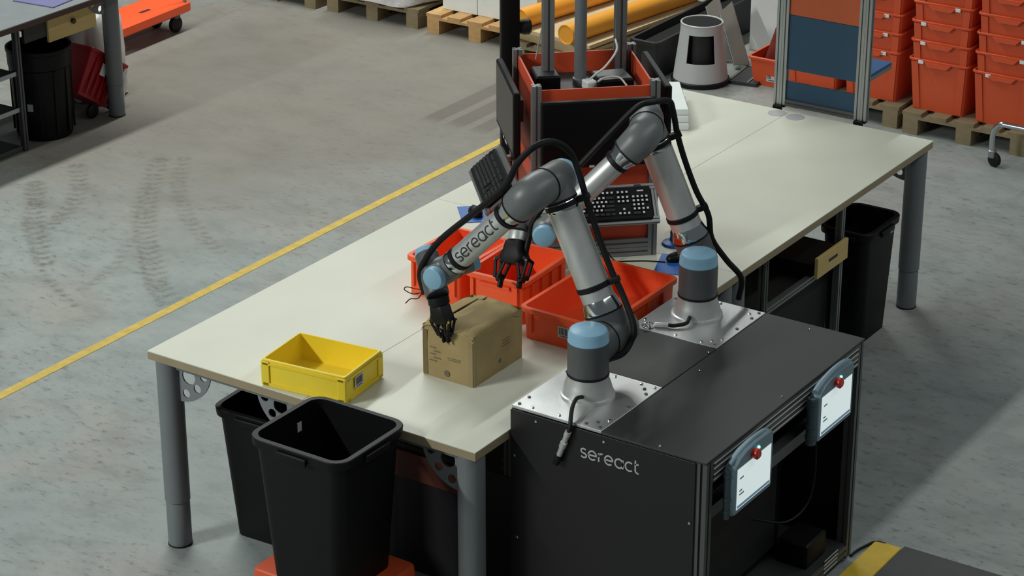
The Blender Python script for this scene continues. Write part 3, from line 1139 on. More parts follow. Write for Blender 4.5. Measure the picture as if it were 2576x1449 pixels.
    for sg in (-1, 1):
        fg = G()

        def link_bar(a, b, wd_, th_):
            a, b = V(a), V(b)
            x_, y_, z_ = frame_from(b - a, gn)
            c_ = (a + b) / 2
            fg.box(c_, (th_ * k, wd_ * k, (b - a).length + .012 * k), M=Matrix((x_, y_, z_)).transposed(), bev=.003)
        for off_ in (-.018, .018):
            link_bar(Q(sg * .046, off_, .094), Q(sg * (.058 + .016 * spread), off_, .112), .014, .009)
            link_bar(Q(sg * (.058 + .016 * spread), off_, .110), Q(sg * (.022 + .042 * spread), off_, .176), .013, .009)
            link_bar(Q(sg * .028, off_, .112), Q(sg * (.012 + .038 * spread), off_, .178), .013, .009)
        link_bar(Q(sg * (.018 + .040 * spread), 0, .172), Q(sg * (.012 + .038 * spread), 0, .186), .022, .03)
        obj_split('finger_link', fg, M_RUB, palm, ang=30)
        fp = G()
        fp.box(Q(sg * (.008 + .037 * spread), 0, .197), (.012 * k, .024 * k, .042 * k), M=Mx, bev=.003)
        obj('fingertip', fp, M_RUB, palm)
        for off_ in (-.024, .024):
            obj('pivot_pin', G().lathe(Q(sg * (.058 + .016 * spread), off_, .112), gn * (1 if off_ > 0 else -1), [(.005, 0), (.005, .003)], 10), M_CHROME, palm)
    # --- hose and its clamps
    obj('hose', G().tube(hose, .0125, 10, 5), M_RUB, t)
    for f in clips:
        q = S + d1 * La * f
        sg_ = obj('strap', G().lathe(q - d1 * .011, d1, [(.0645, 0), (.068, .003), (.068, .019), (.0645, .022)], 36), M_RUB, t)
        best = min((V(h) for h in hose), key=lambda h: (h - q).length)
        # clamp block from tube to hose
        hq = None
        for a, b in zip(hose[:-1], hose[1:]):
            a, b = V(a), V(b)
            u = max(0, min(1, (q - a).dot(b - a) / (b - a).length_squared))
            c_ = a + (b - a) * u
            if hq is None or (c_ - q).length < (hq - q).length:
                hq = c_
        dv = (hq - q)
        dv = dv - d1 * dv.dot(d1)
        L_ = dv.length
        dn = dv.normalized()
        x_, y_, z_ = frame_from(dn, d1)
        a_, b_ = .064, max(L_ + .016, .085)
        obj('hose_clamp', G().box(q + dn * (a_ + b_) / 2, (.024, .03, b_ - a_), M=Matrix((x_, y_, z_)).transposed(), bev=.003), M_RUB, t)
    return t


# nearer robot
robot('silver and grey robot arm nearest the camera with lettering on its forearm',
      (1.799, .458, CZ + .001), (-.028, 1, 0), (1.794, .634, 1.184), (1.530, .627, 1.747), (1.534, .481, 1.747), (1.134, .469, 1.337),
      wrist=((1.2, .57, 1.31), (1.010, .53, 1.357), (1.132, .432, 1.245), (1.176, .424, 1.07), (1, -.1, .1)),
      hose=[(1.06, .445, 1.235), (1.03, .455, 1.305), (1.052, .46, 1.37), (1.125, .463, 1.472), (1.293, .465, 1.628), (1.419, .468, 1.752), (1.472, .475, 1.853),
            (1.525, .505, 1.918), (1.561, .58, 1.923), (1.588, .655, 1.862), (1.626, .66, 1.781), (1.662, .66, 1.678), (1.716, .66, 1.546),
            (1.771, .66, 1.429), (1.822, .66, 1.343), (1.886, .64, 1.235), (1.886, .62, 1.177), (1.878, .575, 1.143), (1.838, .53, 1.125)],
      logo=(.47, -.76, .47), clips=(.31, .845), spread=.15, mfl=M_RUB)
# farther robot
robot('silver and grey robot arm farther back, beside the keyboard and monitor tower',
      (1.777, 1.326, CZ + .001), (-.494, .87, 0), (1.690, 1.479, 1.181), (1.495, 1.369, 1.752), (1.566, 1.243, 1.752), (1.223, 1.048, 1.337),
      wrist=((1.2, 1.1, 1.3), (1.065, 1.14, 1.385), (1.093, 1.055, 1.292), (1.128, .93, 1.105), (1, -.1, .05)),
      hose=[(1.15, 1.0, 1.2), (1.155, 1.04, 1.30), (1.167, 1.051, 1.362), (1.222, 1.085, 1.465), (1.331, 1.146, 1.613), (1.439, 1.207, 1.757), (1.518, 1.253, 1.855),
            (1.565, 1.30, 1.872), (1.578, 1.40, 1.85), (1.578, 1.438, 1.79), (1.594, 1.447, 1.70), (1.622, 1.461, 1.595), (1.666, 1.487, 1.459), (1.712, 1.512, 1.357),
            (1.726, 1.522, 1.253), (1.781, 1.554, 1.158), (1.836, 1.585, 1.08), (1.829, 1.581, .985)],
      logo=None, clips=(.31, .845), spread=1.0, mfl=M_ALU)

# loose connectors beside the robot feet
t = thing('cable_connector', 'metal cable plug hanging over the lettered cabinet side', 'connector', (1.84, .21, .85))
obj('cable', G().tube([(1.833, .365, 1.035), (1.838, .32, 1.05), (1.852, .27, 1.045), (1.872, .225, 1.025), (1.882, .205, .995), (1.878, .199, .97)], .008, 8), M_RUB, t)
g = G().lathe((1.878, .199, .975), V((-.045, 0, -.125)), [(.012, 0), (.013, .02), (.011, .022), (.011, .05), (.014, .052), (.014, .075), (.011, .077), (.011, .115)], 16)
obj('plug', g, M_ALU, t)
obj('plug_tip', G().lathe((1.8385, .199, .866), V((-.045, 0, -.125)), [(.013, 0), (.015, .01), (.013, .04)], 16), M_RUB, t)
t = thing('cable_connector', 'metal cable plug lying on the plate at the farther robot foot', 'connector', (1.71, 1.12, CZ + .002))
obj('cable', G().tube([(1.80, 1.225, 1.03), (1.805, 1.19, 1.018), (1.775, 1.155, 1.013), (1.745, 1.14, 1.013)], .008, 8), M_RUB, t)
obj('plug', G().lathe((1.75, 1.142, 1.013), (-.09, -.045, 0), [(.010, 0), (.011, .05), (.009, .055)], 14), M_ALU, t)
g = G()
for k, (x, y) in enumerate(((1.69, 1.108), (1.682, 1.094), (1.674, 1.082))):
    g.torus((x, y, 1.012 + .004 * (k % 2)), (.6, .2 * k, .7), .012, .003, 14, 6)
obj_split('chain_link', g, M_CHROME, t)

# wire loop at the near gripper
obj('gripper_wire', G().tube([(1.06, .45, 1.25), (1.01, .45, 1.245), (.965, .455, 1.24), (.955, .455, 1.225), (1.0, .45, 1.22), (1.04, .45, 1.235), (1.02, .452, 1.205), (.985, .452, 1.195), (.96, .453, 1.17)], .0022, 6),
    M_RUB, label='thin black wire loop dangling left of the nearer gripper', cat='wire')


# ================================================================== MONITOR TOWER
TC = V((.805, 2.008, 0))
TA = math.radians(42.6)
TH = .258          # half side
TR = Matrix.Rotation(TA, 3, 'Z')


def tw(x, y, z):
    """tower local (x right, -y towards the front) to world"""
    return TC + TR @ V((x, y, 0)) + V((0, 0, z))


def tower():
    t = thing('monitor_tower', 'square frame tower with orange panels where the four tables meet', 'workstation', (TC.x, TC.y, TABH))
    w = .04
    for sx in (-1, 1):
        for sy in (-1, 1):
            obj('corner_post', G().extr(tw(sx * TH, sy * TH, TABH + .001), tw(sx * TH, sy * TH, 1.70), w, TR @ V((1, 0, 0))), M_EXT2, t, smooth=False)
    for k in range(4):
        R = Matrix.Rotation(TA + k * PI / 2, 3, 'Z')
        f = lambda x, y, z: TC + R @ V((x, y, 0)) + V((0, 0, z))
        for z in (TABH + .022, TABH + .063):
            obj('base_rail', G().extr(f(-TH + w / 2, -TH, z), f(TH - w / 2, -TH, z), w * .98, (0, 0, 1)), M_EXT2, t, smooth=False)
        obj('side_panel', G().box(f(0, -TH + .004, 1.325), (TH * 2 - w - .002, .008, .70), TA + k * PI / 2), M_ORPAN, t, smooth=False)
    obj('inner_shelf', G().box(tw(0, 0, 1.58), (TH * 2 - w, TH * 2 - w, .012), TA), M_DGREY, t, smooth=False)
    obj('mast', G().extr(V((.638, 1.968, 1.587)), V((.638, 1.968, 2.7)), .05, TR @ V((1, 0, 0))), M_EXT2, t, smooth=False)
    obj('mast', G().extr(V((.80, 2.31, 1.587)), V((.80, 2.31, 2.7)), .05, TR @ V((1, 0, 0))), M_EXT2, t, smooth=False)
    obj('column', G().lathe(V((.757, 2.047, 1.587)), (0, 0, 1), [(.034, 0), (.034, .03), (.027, .032), (.027, 1.16)], 24), M_LEG, t)


tower()


def monitor(label, k, shift, off=.075):
    R = Matrix.Rotation(TA + k * PI / 2, 3, 'Z')
    a = TA + k * PI / 2
    f = lambda x, y, z: TC + R @ V((x, y, 0)) + V((0, 0, z))
    t = thing('monitor', label, 'monitor', f(shift, -TH - off, 1.33), 'monitors on the four tower sides')
    w, h, zc = .50, .30, 1.497
    obj('housing', G().box(f(shift, -TH - off + .002, zc), (w, .032, h), a, bev=.006), M_BLKPL, t)
    obj('screen', G().box(f(shift, -TH - off - .0145, zc + .006), (w - .02, .002, h - .034), a), M_SCREEN, t, smooth=False)
    obj('mount', G().box(f(shift, -TH - off / 2 + .01, zc), (.1, max(.01, off - .046), .1), a), M_EXTD, t, smooth=False)
    for x, ww in ((-.03, .022), (.035, .05)):
        obj('sticker', G().box(f(shift + x, -TH - off - .0146, zc - h / 2 + .006), (ww, .002, .009), a), M_LABEL, t, smooth=False)


monitor('black monitor on the tower side facing the camera', 0, 0)
monitor('black monitor on the right side of the tower', 1, .05)
monitor('black monitor on the rear side of the tower', 2, 0)
monitor('black monitor on the left side of the tower, seen at a slant', 3, -.05)


def keyboard_set(k, lab_tray, lab_kb, full, prof):
    a = TA + k * PI / 2
    R = Matrix.Rotation(a, 3, 'Z')
    y0, z0, y1, z1 = -TH - prof[0], prof[1], -TH - prof[2], prof[3]      # lower / upper edge of the sloped tray
    up_ = V((0, y1 - y0, z1 - z0))
    D = up_.length
    up_.normalize()
    ex = R @ V((1, 0, 0))
    eu = R @ up_
    en = ex.cross(eu)
    org = TC + R @ V((0, (y0 + y1) / 2, 0)) + V((0, 0, (z0 + z1) / 2))
    M3 = Matrix((ex, eu, en)).transposed()
    P = lambda x, u, n: org + ex * x + eu * u + en * n
    t = thing('keyboard_tray', lab_tray, 'tray', P(0, -D / 2, -.03), 'sloped keyboard trays on the tower')
    W2 = .262
    obj('back_plate', G().box(P(0, 0, -.012), (W2 * 2 - .03, D - .02, .004), M=M3), M_EXTD, t, smooth=False)
    for u in (-D / 2 + .012, D / 2 - .012):
        obj('tray_rail', G().extr(P(-W2, u, -.012), P(W2, u, -.012), .026, en), M_EXT, t, smooth=False)
    for x in (-W2 + .012, W2 - .012):
        obj('tray_rail', G().extr(P(x, -D / 2 + .026, -.012), P(x, D / 2 - .026, -.012), .022, en), M_EXT, t, smooth=False)
    for x in (-.18, .18):
        q = P(x, D / 2 - .03, -.02)
        obj('tray_bracket', G().box(TC + R @ V((x, -TH - .03, 0)) + V((0, 0, z1 - .02)), (.03, .03, .04), a), M_EXT, t, smooth=False)
        obj('tray_bracket', G().box(TC + R @ V((x, -TH - prof[2] / 2 - .02, 0)) + V((0, 0, z1 - .035)), (.03, prof[2] + .01, .02), a), M_EXT, t, smooth=False)
    kb = thing('keyboard', lab_kb, 'keyboard', P(0, -D / 2 + .03, 0), 'black keyboards on the tower trays')
    kw, kd, uc = .462, .150, -.004
    obj('case', G().box(P(0, uc, .0095), (kw, kd, .017), M=M3, bev=.004), M_BLKPL, kb)
    obj('badge', G().box(P(kw / 2 - .045, uc + kd / 2 - .02, .0185), (.028, .006, .0008), M=M3), M_KEYP, kb, smooth=False)
    pitch = .0186
    rows = []
    x0 = -kw / 2 + .012
    top = uc + kd / 2 - .026
    rows.append((top, [(0, 1)] + [(2 + i, 1) for i in range(4)] + [(6.5 + i, 1) for i in range(4)] + [(11 + i, 1) for i in range(4)] + [(15.4 + i, 1) for i in range(3)]))
    y = top - pitch * 1.25
    rows.append((y, [(i, 1) for i in range(13)] + [(13, 2)] + [(15.4 + i, 1) for i in range(3)] + [(18.8 + i, 1) for i in range(4)]))
    y -= pitch
    rows.append((y, [(0, 1.5)] + [(1.5 + i, 1) for i in range(12)] + [(13.5, 1.5)] + [(15.4 + i, 1) for i in range(3)] + [(18.8 + i, 1) for i in range(4)]))
    y -= pitch
    rows.append((y, [(0, 1.75)] + [(1.75 + i, 1) for i in range(11)] + [(12.75, 2.25)] + [(18.8 + i, 1) for i in range(3)]))
    y -= pitch
    rows.append((y, [(0, 2.25)] + [(2.25 + i, 1) for i in range(10)] + [(12.25, 2.75), (16.4, 1)] + [(18.8 + i, 1) for i in range(4)]))
    y -= pitch
    rows.append((y, [(0, 1.25), (1.25, 1.25), (2.5, 1.25), (3.75, 6.25), (10, 1.25), (11.25, 1.25), (12.5, 1.25), (13.75, 1.25)] + [(15.4 + i, 1) for i in range(3)] + [(18.8, 2), (20.8, 1)]))
    cache = {}
    gj, gp = G(), G()
    kk = (kw - .024) / (22.8 * pitch)
    for u, keys in rows:
        for kx, ks in keys:
            cx_ = x0 + (kx + ks / 2) * pitch * kk
            c_ = P(cx_, u, .018)
            ww, dd = (ks * pitch * kk - .0028), pitch - .0032
            ringsk = [(ww, dd, 0), (ww - .001, dd - .001, .004), (ww - .0045, dd - .004, .0075)]
            if full:
                if ks not in cache:
                    gk = G()
                    gk.loft([[ex * (sx * a_ / 2) + eu * (sy * b_ / 2) + en * c2 for sx, sy in ((-1, -1), (1, -1), (1, 1), (-1, 1))] for a_, b_, c2 in ringsk], True, True)
                    o_ = obj('key', gk, M_KEY, kb, smooth=False, origin=(0, 0, 0))
                    cache[ks] = o_
                else:
                    o_ = cache[ks].copy()
                    COL.objects.link(o_)
                o_.location = c_
                if ks == 1:
                    if 'p' not in cache:
                        gq = G().box(eu * .001 + en * .0077, (.009, .0085, .0006), M=M3)
                        cache['p'] = obj('key_legend', gq, M_KEYP, kb, smooth=False, origin=(0, 0, 0))
                        q_ = cache['p']
                    else:
                        q_ = cache['p'].copy()
                        COL.objects.link(q_)
                    q_.location = c_
            else:
                gj.loft([[c_ + ex * (sx * a_ / 2) + eu * (sy * b_ / 2) + en * c2 for sx, sy in ((-1, -1), (1, -1), (1, 1), (-1, 1))] for a_, b_, c2 in ringsk], True, True)
    if not full:
        tag(obj('keys', gj, M_KEY, kb, smooth=False), kind='stuff')


keyboard_set(0, 'sloped aluminium keyboard tray on the tower side facing the camera', 'black keyboard with white legends below the front monitor', True, (.155, 1.108, .034, 1.238))
keyboard_set(3, 'sloped aluminium keyboard tray on the left side of the tower', 'black keyboard seen at a slant on the left tower tray', False, (.222, 1.127, .078, 1.25))

# gear inside the tower top
t = thing('mini_computer', 'small black computer at the right inside the tower top', 'computer', tw(.12, -.06, 1.587))
obj('housing', G().box(tw(.125, .02, 1.612), (.16, .15, .048), TA + .1, bev=.006), M_BLKPL, t)
obj('top_plate', G().box(tw(.125, .02, 1.6375), (.14, .13, .003), TA + .1), M_EXTD, t, smooth=False)
t = thing('mini_computer', 'small black computer at the left inside the tower top', 'computer', tw(-.14, .0, 1.587))
obj('housing', G().box(tw(-.165, .06, 1.62), (.11, .16, .066), TA, bev=.006), M_BLKPL, t)
obj('top_plate', G().box(tw(-.165, .06, 1.6545), (.09, .14, .003), TA), M_DGREY, t, smooth=False)
t = thing('power_strip', 'black power strip near the front panel inside the tower top', 'power strip', tw(0, -.19, 1.587))
obj('housing', G().box(tw(-.02, -.18, 1.605), (.3, .05, .035), TA, bev=.005), M_BLKPL, t)
for k in range(4):
    obj('socket', G().lathe(tw(-.11 + .06 * k, -.18, 1.6225), (0, 0, 1), [(.017, 0), (.017, .001)], 14), M_DARK, t)
obj('adapter_block', G().box(tw(.02, -.01, 1.607), (.05, .06, .04), TA + .3, bev=.005), M_WHITE, label='small white adapter beside the column in the tower top', cat='adapter')
obj('white_cable', G().tube([(.80, 2.27, 1.74), tw(.16, .1, 1.72), tw(.10, .04, 1.67), tw(.05, 0, 1.65), tw(.02, -.02, 1.635)], .005, 8), M_WCABLE,
    label='white cable slung from the right mast to the adapter', cat='cable')
obj('white_cable', G().tube([tw(.04, -.1, 1.65), tw(.08, -.07, 1.655), tw(.14, -.06, 1.65), tw(.17, -.09, 1.62)], .0045, 8), M_WCABLE,
    label='white cable looped over the right-hand small computer', cat='cable')
obj('grey_cable', G().tube([(.63, 1.99, 1.95), (.58, 2.02, 1.85), (.545, 2.03, 1.72), (.54, 2.02, 1.67)], .003, 8), M_DISC,
    label='thin grey cable hanging from the left mast into the tower', cat='cable')

# black column behind the tower
t = thing('black_column', 'tall black column standing behind the left tower side', 'column', (.235, 2.27, TABH))
obj('shaft', G().box((.235, 2.27, 1.72), (.085, .085, 1.64), math.radians(40), bev=.006), M_BLKPL, t)
obj('knob', G().lathe((.268, 2.30, 1.70), (.75, .62, 0), [(.03, 0), (.036, .02), (.036, .045), (.026, .055)], 20), M_RUB, t)
obj('foot_plate', G().box((.235, 2.27, TABH + .006), (.14, .14, .01), math.radians(40), bev=.002), M_BLKPL, t)


# small things on the table round the tower
def mouse(label, x, y, rz):
    t = thing('computer_mouse', label, 'mouse', (x, y, TABH))
    R = Matrix.Rotation(rz, 3, 'Z')
    g_ = G()
    rings = []
    for z, k in ((0, .92), (.008, 1.0), (.02, .95), (.03, .72), (.036, .35)):
        rings.append([V((x, y, TABH + .0045 + z)) + R @ V((.031 * k * math.cos(a), .056 * k * math.sin(a) - .004 * (z / .036), 0)) for a in [2 * PI * j / 20 for j in range(20)]])
    g_.loft(rings, True, True)
    obj('shell', g_, M_BLKPL, t, ang=60)
    obj('wheel', G().cyl(V((x, y, TABH + .034)) + R @ V((-.004, .03, 0)), V((x, y, TABH + .034)) + R @ V((.004, .03, 0)), .007, n=14), M_EXT, t)


def pad(label, x, y, w, d, rz):
    obj('mouse_pad', G().box((x, y, TABH + .002), (w, d, .003), rz, bev=.001), M_BLUEP, label=label, cat='mouse pad', group='blue mouse pads')


pad('blue mouse pad on the table by the farther robot foot', 1.345, 1.945, .2, .22, math.radians(20))
mouse('black mouse on the blue pad by the farther robot foot', 1.31, 1.985, -.5)
pad('blue mouse pad on the left side of the table', .27, 1.955, .17, .2, math.radians(42))
mouse('black mouse on the blue pad at the left table side', .265, 1.94, .9)
t = thing('barcode_scanner', 'black and blue handheld scanner at the right foot of the tower', 'scanner', (1.20, 2.15, TABH))
obj('stand', G().lathe((1.20, 2.14, TABH), (0, 0, 1), [(.055, 0), (.05, .012), (.02, .02), (.016, .05)], 20), M_BLUEP, t)
obj('handle', G().tube([(1.2, 2.14, TABH + .05), (1.205, 2.15, TABH + .10), (1.215, 2.165, TABH + .15)], .018, 10, 3), M_BLKPL, t)
obj('head', G().box((1.205, 2.15, TABH + .175), (.06, .09, .045), .8, bev=.012), M_BLKPL, t)
g = G()
g.lathe((1.19, 2.27, TABH + .001), (0, 0, 1), [(.026, 0), (.055, 0), (.055, .048), (.026, .048), (.026, .0)], 28)
obj('tape_roll', g, M_WHITE, label='white tape roll on the table right of the tower', cat='tape roll')
obj('keyboard_cable', G().tube([(1.06, 1.80, TABH + .05), (1.09, 1.82, TABH + .006), (1.13, 1.85, TABH + .004), (1.2, 1.9, TABH + .004), (1.28, 1.93, TABH + .006)], .003, 6), M_RUB,
    label='thin black cable running from the tower foot to the mouse', cat='cable')

# white flat cartons behind the tower
for k in range(3):
    obj('flat_carton', G().box((.264 - .01 * k, 3.59 + .015 * k, TABH + .0165 + .032 * k), (.30 - .015 * k, .44, .031), math.radians(32 + 2 * k), bev=.002), M_WHITE,
        label='flat white carton on the table behind the tower, %s of its stack' % ('bottom', 'middle', 'top')[k], cat='carton', group='white flat cartons')


# ================================================================== BLUE BOARD FRAME
def board_frame():
    y = 4.075
    t = thing('board_frame', 'aluminium frame with blue boards at the far table edge', 'frame', (.955, y, .905))
    for xc in (.715, 1.175):
        for dx in (-.017, .017):
            obj('upright', G().extr((xc + dx, y, .905), (xc + dx, y, 1.95), .033, (1, 0, 0)), M_EXT, t, smooth=False)
    obj('bottom_bar', G().extr((.748, y, .922), (1.142, y, .922), .033, (0, 0, 1)), M_EXTD, t, smooth=False)
    obj('board', G().box((.945, y, .988), (.392, .010, .096)), M_NAVY, t, smooth=False)
    obj('board', G().box((.945, y, 1.245), (.392, .010, .29)), M_NAVY, t, smooth=False)
    obj('board', G().box((.945, y, 1.55), (.392, .010, .314)), mat('orange_board', (188, 86, 44), .5, var=.04), t, smooth=False, label='plain orange board')
    sh = obj('shelf', G().box((.975, y + .15, 1.135), (.45, .255, .014)), mat('muted_blue', (44, 88, 140), .55, var=.04), t, smooth=False, label='blue shelf behind the boards')
    obj('shelf_edge', G().box((.975, y + .15, 1.116), (.452, .257, .022)), M_EXT, sh, smooth=False)
    obj('clamp', G().box((.715, y, .8985), (.06, .03, .011)), M_BLKPL, t, smooth=False)
    obj('clamp', G().box((1.175, y, .8985), (.06, .03, .011)), M_BLKPL, t, smooth=False)
    for xx in (.715, 1.175):
        obj('clamp', G().box((xx, y - .03, .87), (.05, .012, .07)), M_BLKPL, t, smooth=False)


board_frame()


# ================================================================== BINS ROUND THE TABLE
def square_bin(label, c, bot, top, h, rz=0.0, tagxy=None, name='waste_bin'):
    c = V(c)
    t = thing(name, label, 'bin', c, 'black waste bins round the tables')
    g_ = tray(G(), c, bot, (top[0] - .04, top[1] - .04), h, .005, .05, (.018, .035), n=5, rz=rz)
    obj('body', g_, M_BLKPL, t)
    R = Matrix.Rotation(rz, 3, 'Z')
    g_ = G()
    for sy in (-1, 1):
        g_.box(c + R @ V((0, sy * (top[1] / 2 + .003), h - .03)), (.14, .014, .03), rz, bev=.004)
    for sx in (-1, 1):
        g_.box(c + R @ V((sx * (top[0] / 2 + .003), 0, h - .03)), (.014, .14, .03), rz, bev=.004)
    obj_split('grip', g_, M_BLKPL, t)
    if tagxy:
        obj('tag', G().box(tagxy[0], tagxy[1], rz), M_LABEL, t, smooth=False, label='small white tag')
    return t


square_bin('large black waste bin standing on an orange crate in front of the table', (1.10, -.235, .352), (.33, .33), (.452, .43), .598, 0,
           ((.9085, -.165, .875), (.003, .024, .038)))
square_bin('black waste bin on the floor under the near left table', (.335, .375, .002), (.29, .25), (.41, .36), .60, .05)
square_bin('black waste bin under the far right table, with a white tag', (1.452, 3.545, .002), (.21, .30), (.29, .40), .60, 0,
           ((1.597, 3.60, .555), (.003, .03, .022)))


# ------------------------------------------------------------------ nestable crates
def crate_proto(name, m):
    """orange nestable crate, base at the origin, front towards -y"""
    t = thing(name, 'x', 'crate')
    w, d, h = .40, .58, .33
    bw, bd = .335, .50
    g_ = tray(G(), (0, 0, 0), (bw, bd), (w - .024, d - .024), h, .003, .018, (.012, .014), n=3, base=.004)
    obj('body', g_, m, t)
    g_ = G()
    # corner pillars and centre recess frame on the front, following the taper
    for sx in (-1, 1):
        a = V((sx * .135, -bd / 2 - .001, .01))
        b = V((sx * .155, -(d - .024) / 2 - .001, h - .02))
        g_.loft([[a + V((-.022, -.007, 0)), a + V((.022, -.007, 0)), a + V((.022, .004, 0)), a + V((-.022, .004, 0))],
                 [b + V((-.022, -.007, 0)), b + V((.022, -.007, 0)), b + V((.022, .004, 0)), b + V((-.022, .004, 0))]], True, True)
    obj_split('pillar', g_, m, t, smooth=False)
    g_ = G()
    yf = -d / 2 + .002
    poly = [(-.085, 0), (-.06, -.026), (.06, -.026), (.085, 0)]
    g_.prism(poly, (0, yf, h - .013), (1, 0, 0), (0, 0, 1), .016)
    obj('hand_grip', g_, m, t, smooth=False)
    return t


PROTO = crate_proto('nestable_crate', M_ORCR)
GB = G().box((0, 0, 0), (.034, .004, .022), bev=.002)
PROTO_USED = [False]
ORD = ['lowest', 'second', 'third', 'fourth', 'fifth']


def stack(x, y, z0, n, where, rz, tags):
    rnd = random.Random(int(x * 100))
    for k in range(n):
        jx = .006 * (rnd.random() - .5) + .002 * k
        lab = 'orange crate, %s from the bottom of the stack %s' % (ORD[k], where) if k else 'orange crate at the bottom of the stack %s' % where
        if not PROTO_USED[0]:
            c = PROTO
            PROTO_USED[0] = True
            c.location = (x + jx, y, z0 + .12 * k)
            c.rotation_euler = (0, 0, rz)
            c['label'] = lab
            c['group'] = 'nested orange crates on pallets'
        else:
            c = place(PROTO, (x + jx, y, z0 + .12 * k), rz, lab, 'nested orange crates on pallets')
        if tags[k] is not None:
            tg = bpy.data.objects.new('tag', TAGMESH)
            COL.objects.link(tg)
            tg.parent = c
            tg.location = (tags[k], -.2935, .326)


_t = obj('tag', GB, M_WHITE, origin=(0, 0, 0))
TAGMESH = _t.data
bpy.data.objects.remove(_t)
PZ = .1405
src_children = None
# build all copies before tags are attached to the prototype
_specs = [(-.285, 6.73, 'glimpsed between the blue boards', [None] * 5),
          (.118, 6.73, 'just right of the blue boards', [.09, .09, .09, .09, None]),
          (.582, 6.70, 'in the middle', [-.11, -.11, -.11, .10, None]),
          (1.008, 6.68, 'at the right picture edge', [-.09, .11, .11, None, None])]
_all = []
for x, y, where, tags in _specs:
    rnd = random.Random(int(x * 100))
    for k in range(5):
        jx = .006 * (rnd.random() - .5) + .0015 * k
        lab = ('orange crate at the bottom of the stack %s' % where) if k == 0 else 'orange crate %s from the bottom of the stack %s' % (ORD[k], where)
        _all.append(((x + jx, y, PZ + .12 * k), .015 * (rnd.random() - .5), lab, tags[k]))
roots = [PROTO] + [copy_tree(PROTO) for _ in _all[1:]]
for c, (loc, rz, lab, tg_) in zip(roots, _all):
    c.location = loc
    c.rotation_euler = (0, 0, rz)
    c['label'] = lab
    c['group'] = 'nested orange crates on pallets'
    if tg_ is not None:
        o = bpy.data.objects.new('tag', TAGMESH)
        COL.objects.link(o)
        o.parent = c
        o.location = (tg_, -.2935, .313)
        o['label'] = 'small white tag'

# upturned crate that carries the large bin
t = thing('upturned_crate', 'upturned orange crate under the large black bin', 'crate', (1.085, -.205, 0))
g = G()
cR = lambda w, d, z, r: [V((1.085 + x, -.205 + y, z)) for x, y in rr(w, d, r, 3)]
g.loft([cR(.58, .44, 0, .02), cR(.58, .44, .018, .02), cR(.555, .415, .02, .02), cR(.50, .37, .345, .02), cR(.49, .36, .351, .02)], True, True)
obj('body', g, M_ORCR, t)
g = G()
for sx in (-1, 1):
    for sy in (-1, 1):
        g.box((1.085 + sx * .17, -.205 + sy * .2, .17), (.04, .014, .29))
obj_split('rib', g, M_ORCR, t, smooth=False)


# ================================================================== PALLETS
def pallet_proto(m, w=.8, d=1.2):
    """pallet, short side to the front (-y), base at origin (front left corner)"""
    t = thing('pallet', 'x', 'pallet')
    bl = G().box((0, 0, .0), (.1, .14, .078))
    first = None
    for x in (.05, w / 2, w - .05):
        for y in (.07, d / 2, d - .07):
            if first is None:
                first = obj('block', G().box((0, 0, 0), (.1, .14, .078)), m, t, smooth=False, origin=(0, 0, 0))
                o_ = first
            else:
                o_ = first.copy()
                COL.objects.link(o_)
            o_.location = (x, y, .061)
    for x in (.05, w / 2, w - .05):
        obj('bottom_plank', G().box((x, d / 2, .011), (.1, d, .022)), m, t, smooth=False)
    for y in (.07, d / 2, d - .07):
        obj('cross_plank', G().box((w / 2, y, .109), (w, .14, .018)), m, t, smooth=False)
    n = 5
    for k in range(n):
        x = .055 + (w - .11) * k / (n - 1)
        obj('deck_plank', G().box((x, d / 2, .1292), (.11 if k % 2 else .125, d, .022)), m, t, smooth=False)
    return t


PA = pallet_proto(M_WOOD)
PA.location = (-3.235, 6.42, 0)
PA['label'] = 'bare-fronted wooden pallet under the white cartons'
PA['group'] = 'wooden pallets along the back'
PB = pallet_proto(M_WOODG)
PB.location = (-4.13, 6.44, 0)
PB['label'] = 'wooden pallet under the film-wrapped load'
PB['group'] = 'wooden pallets along the back'
for x, y, lab in ((-5.02, 6.42, 'wooden pallet at the far left, cut off by the picture top'),
                  (-.455, 6.40, 'weathered pallet under the left-hand crate stack'),
                  (.40, 6.36, 'weathered pallet under the right-hand crate stacks')):
    place(PB, (x, y, 0), 0, lab)
PT = pallet_proto(M_WOODG)
PT.location = (-2.38, 6.20, 0)
PT['label'] = 'wooden pallet under the amber tubes behind the tower'
PT['group'] = 'wooden pallets along the back'

# white cartons on the bare pallet
for k, (x, cw) in enumerate(((-3.055, .29), (-2.66, .49))):
    t = thing('white_carton', 'large white carton on the back pallet, %s of the two' % ('left' if k == 0 else 'right'), 'carton', (x, 6.96, .1405), 'white cartons')
    obj('carton', G().box((x, 6.96, .1405 + .27), (cw, .8, .54), bev=.004), M_WHITE, t, smooth=False)
    obj('tape', G().box((x, 6.96, .1405 + .5405), (.05, .8, .001)), M_TAPE, t, smooth=False)


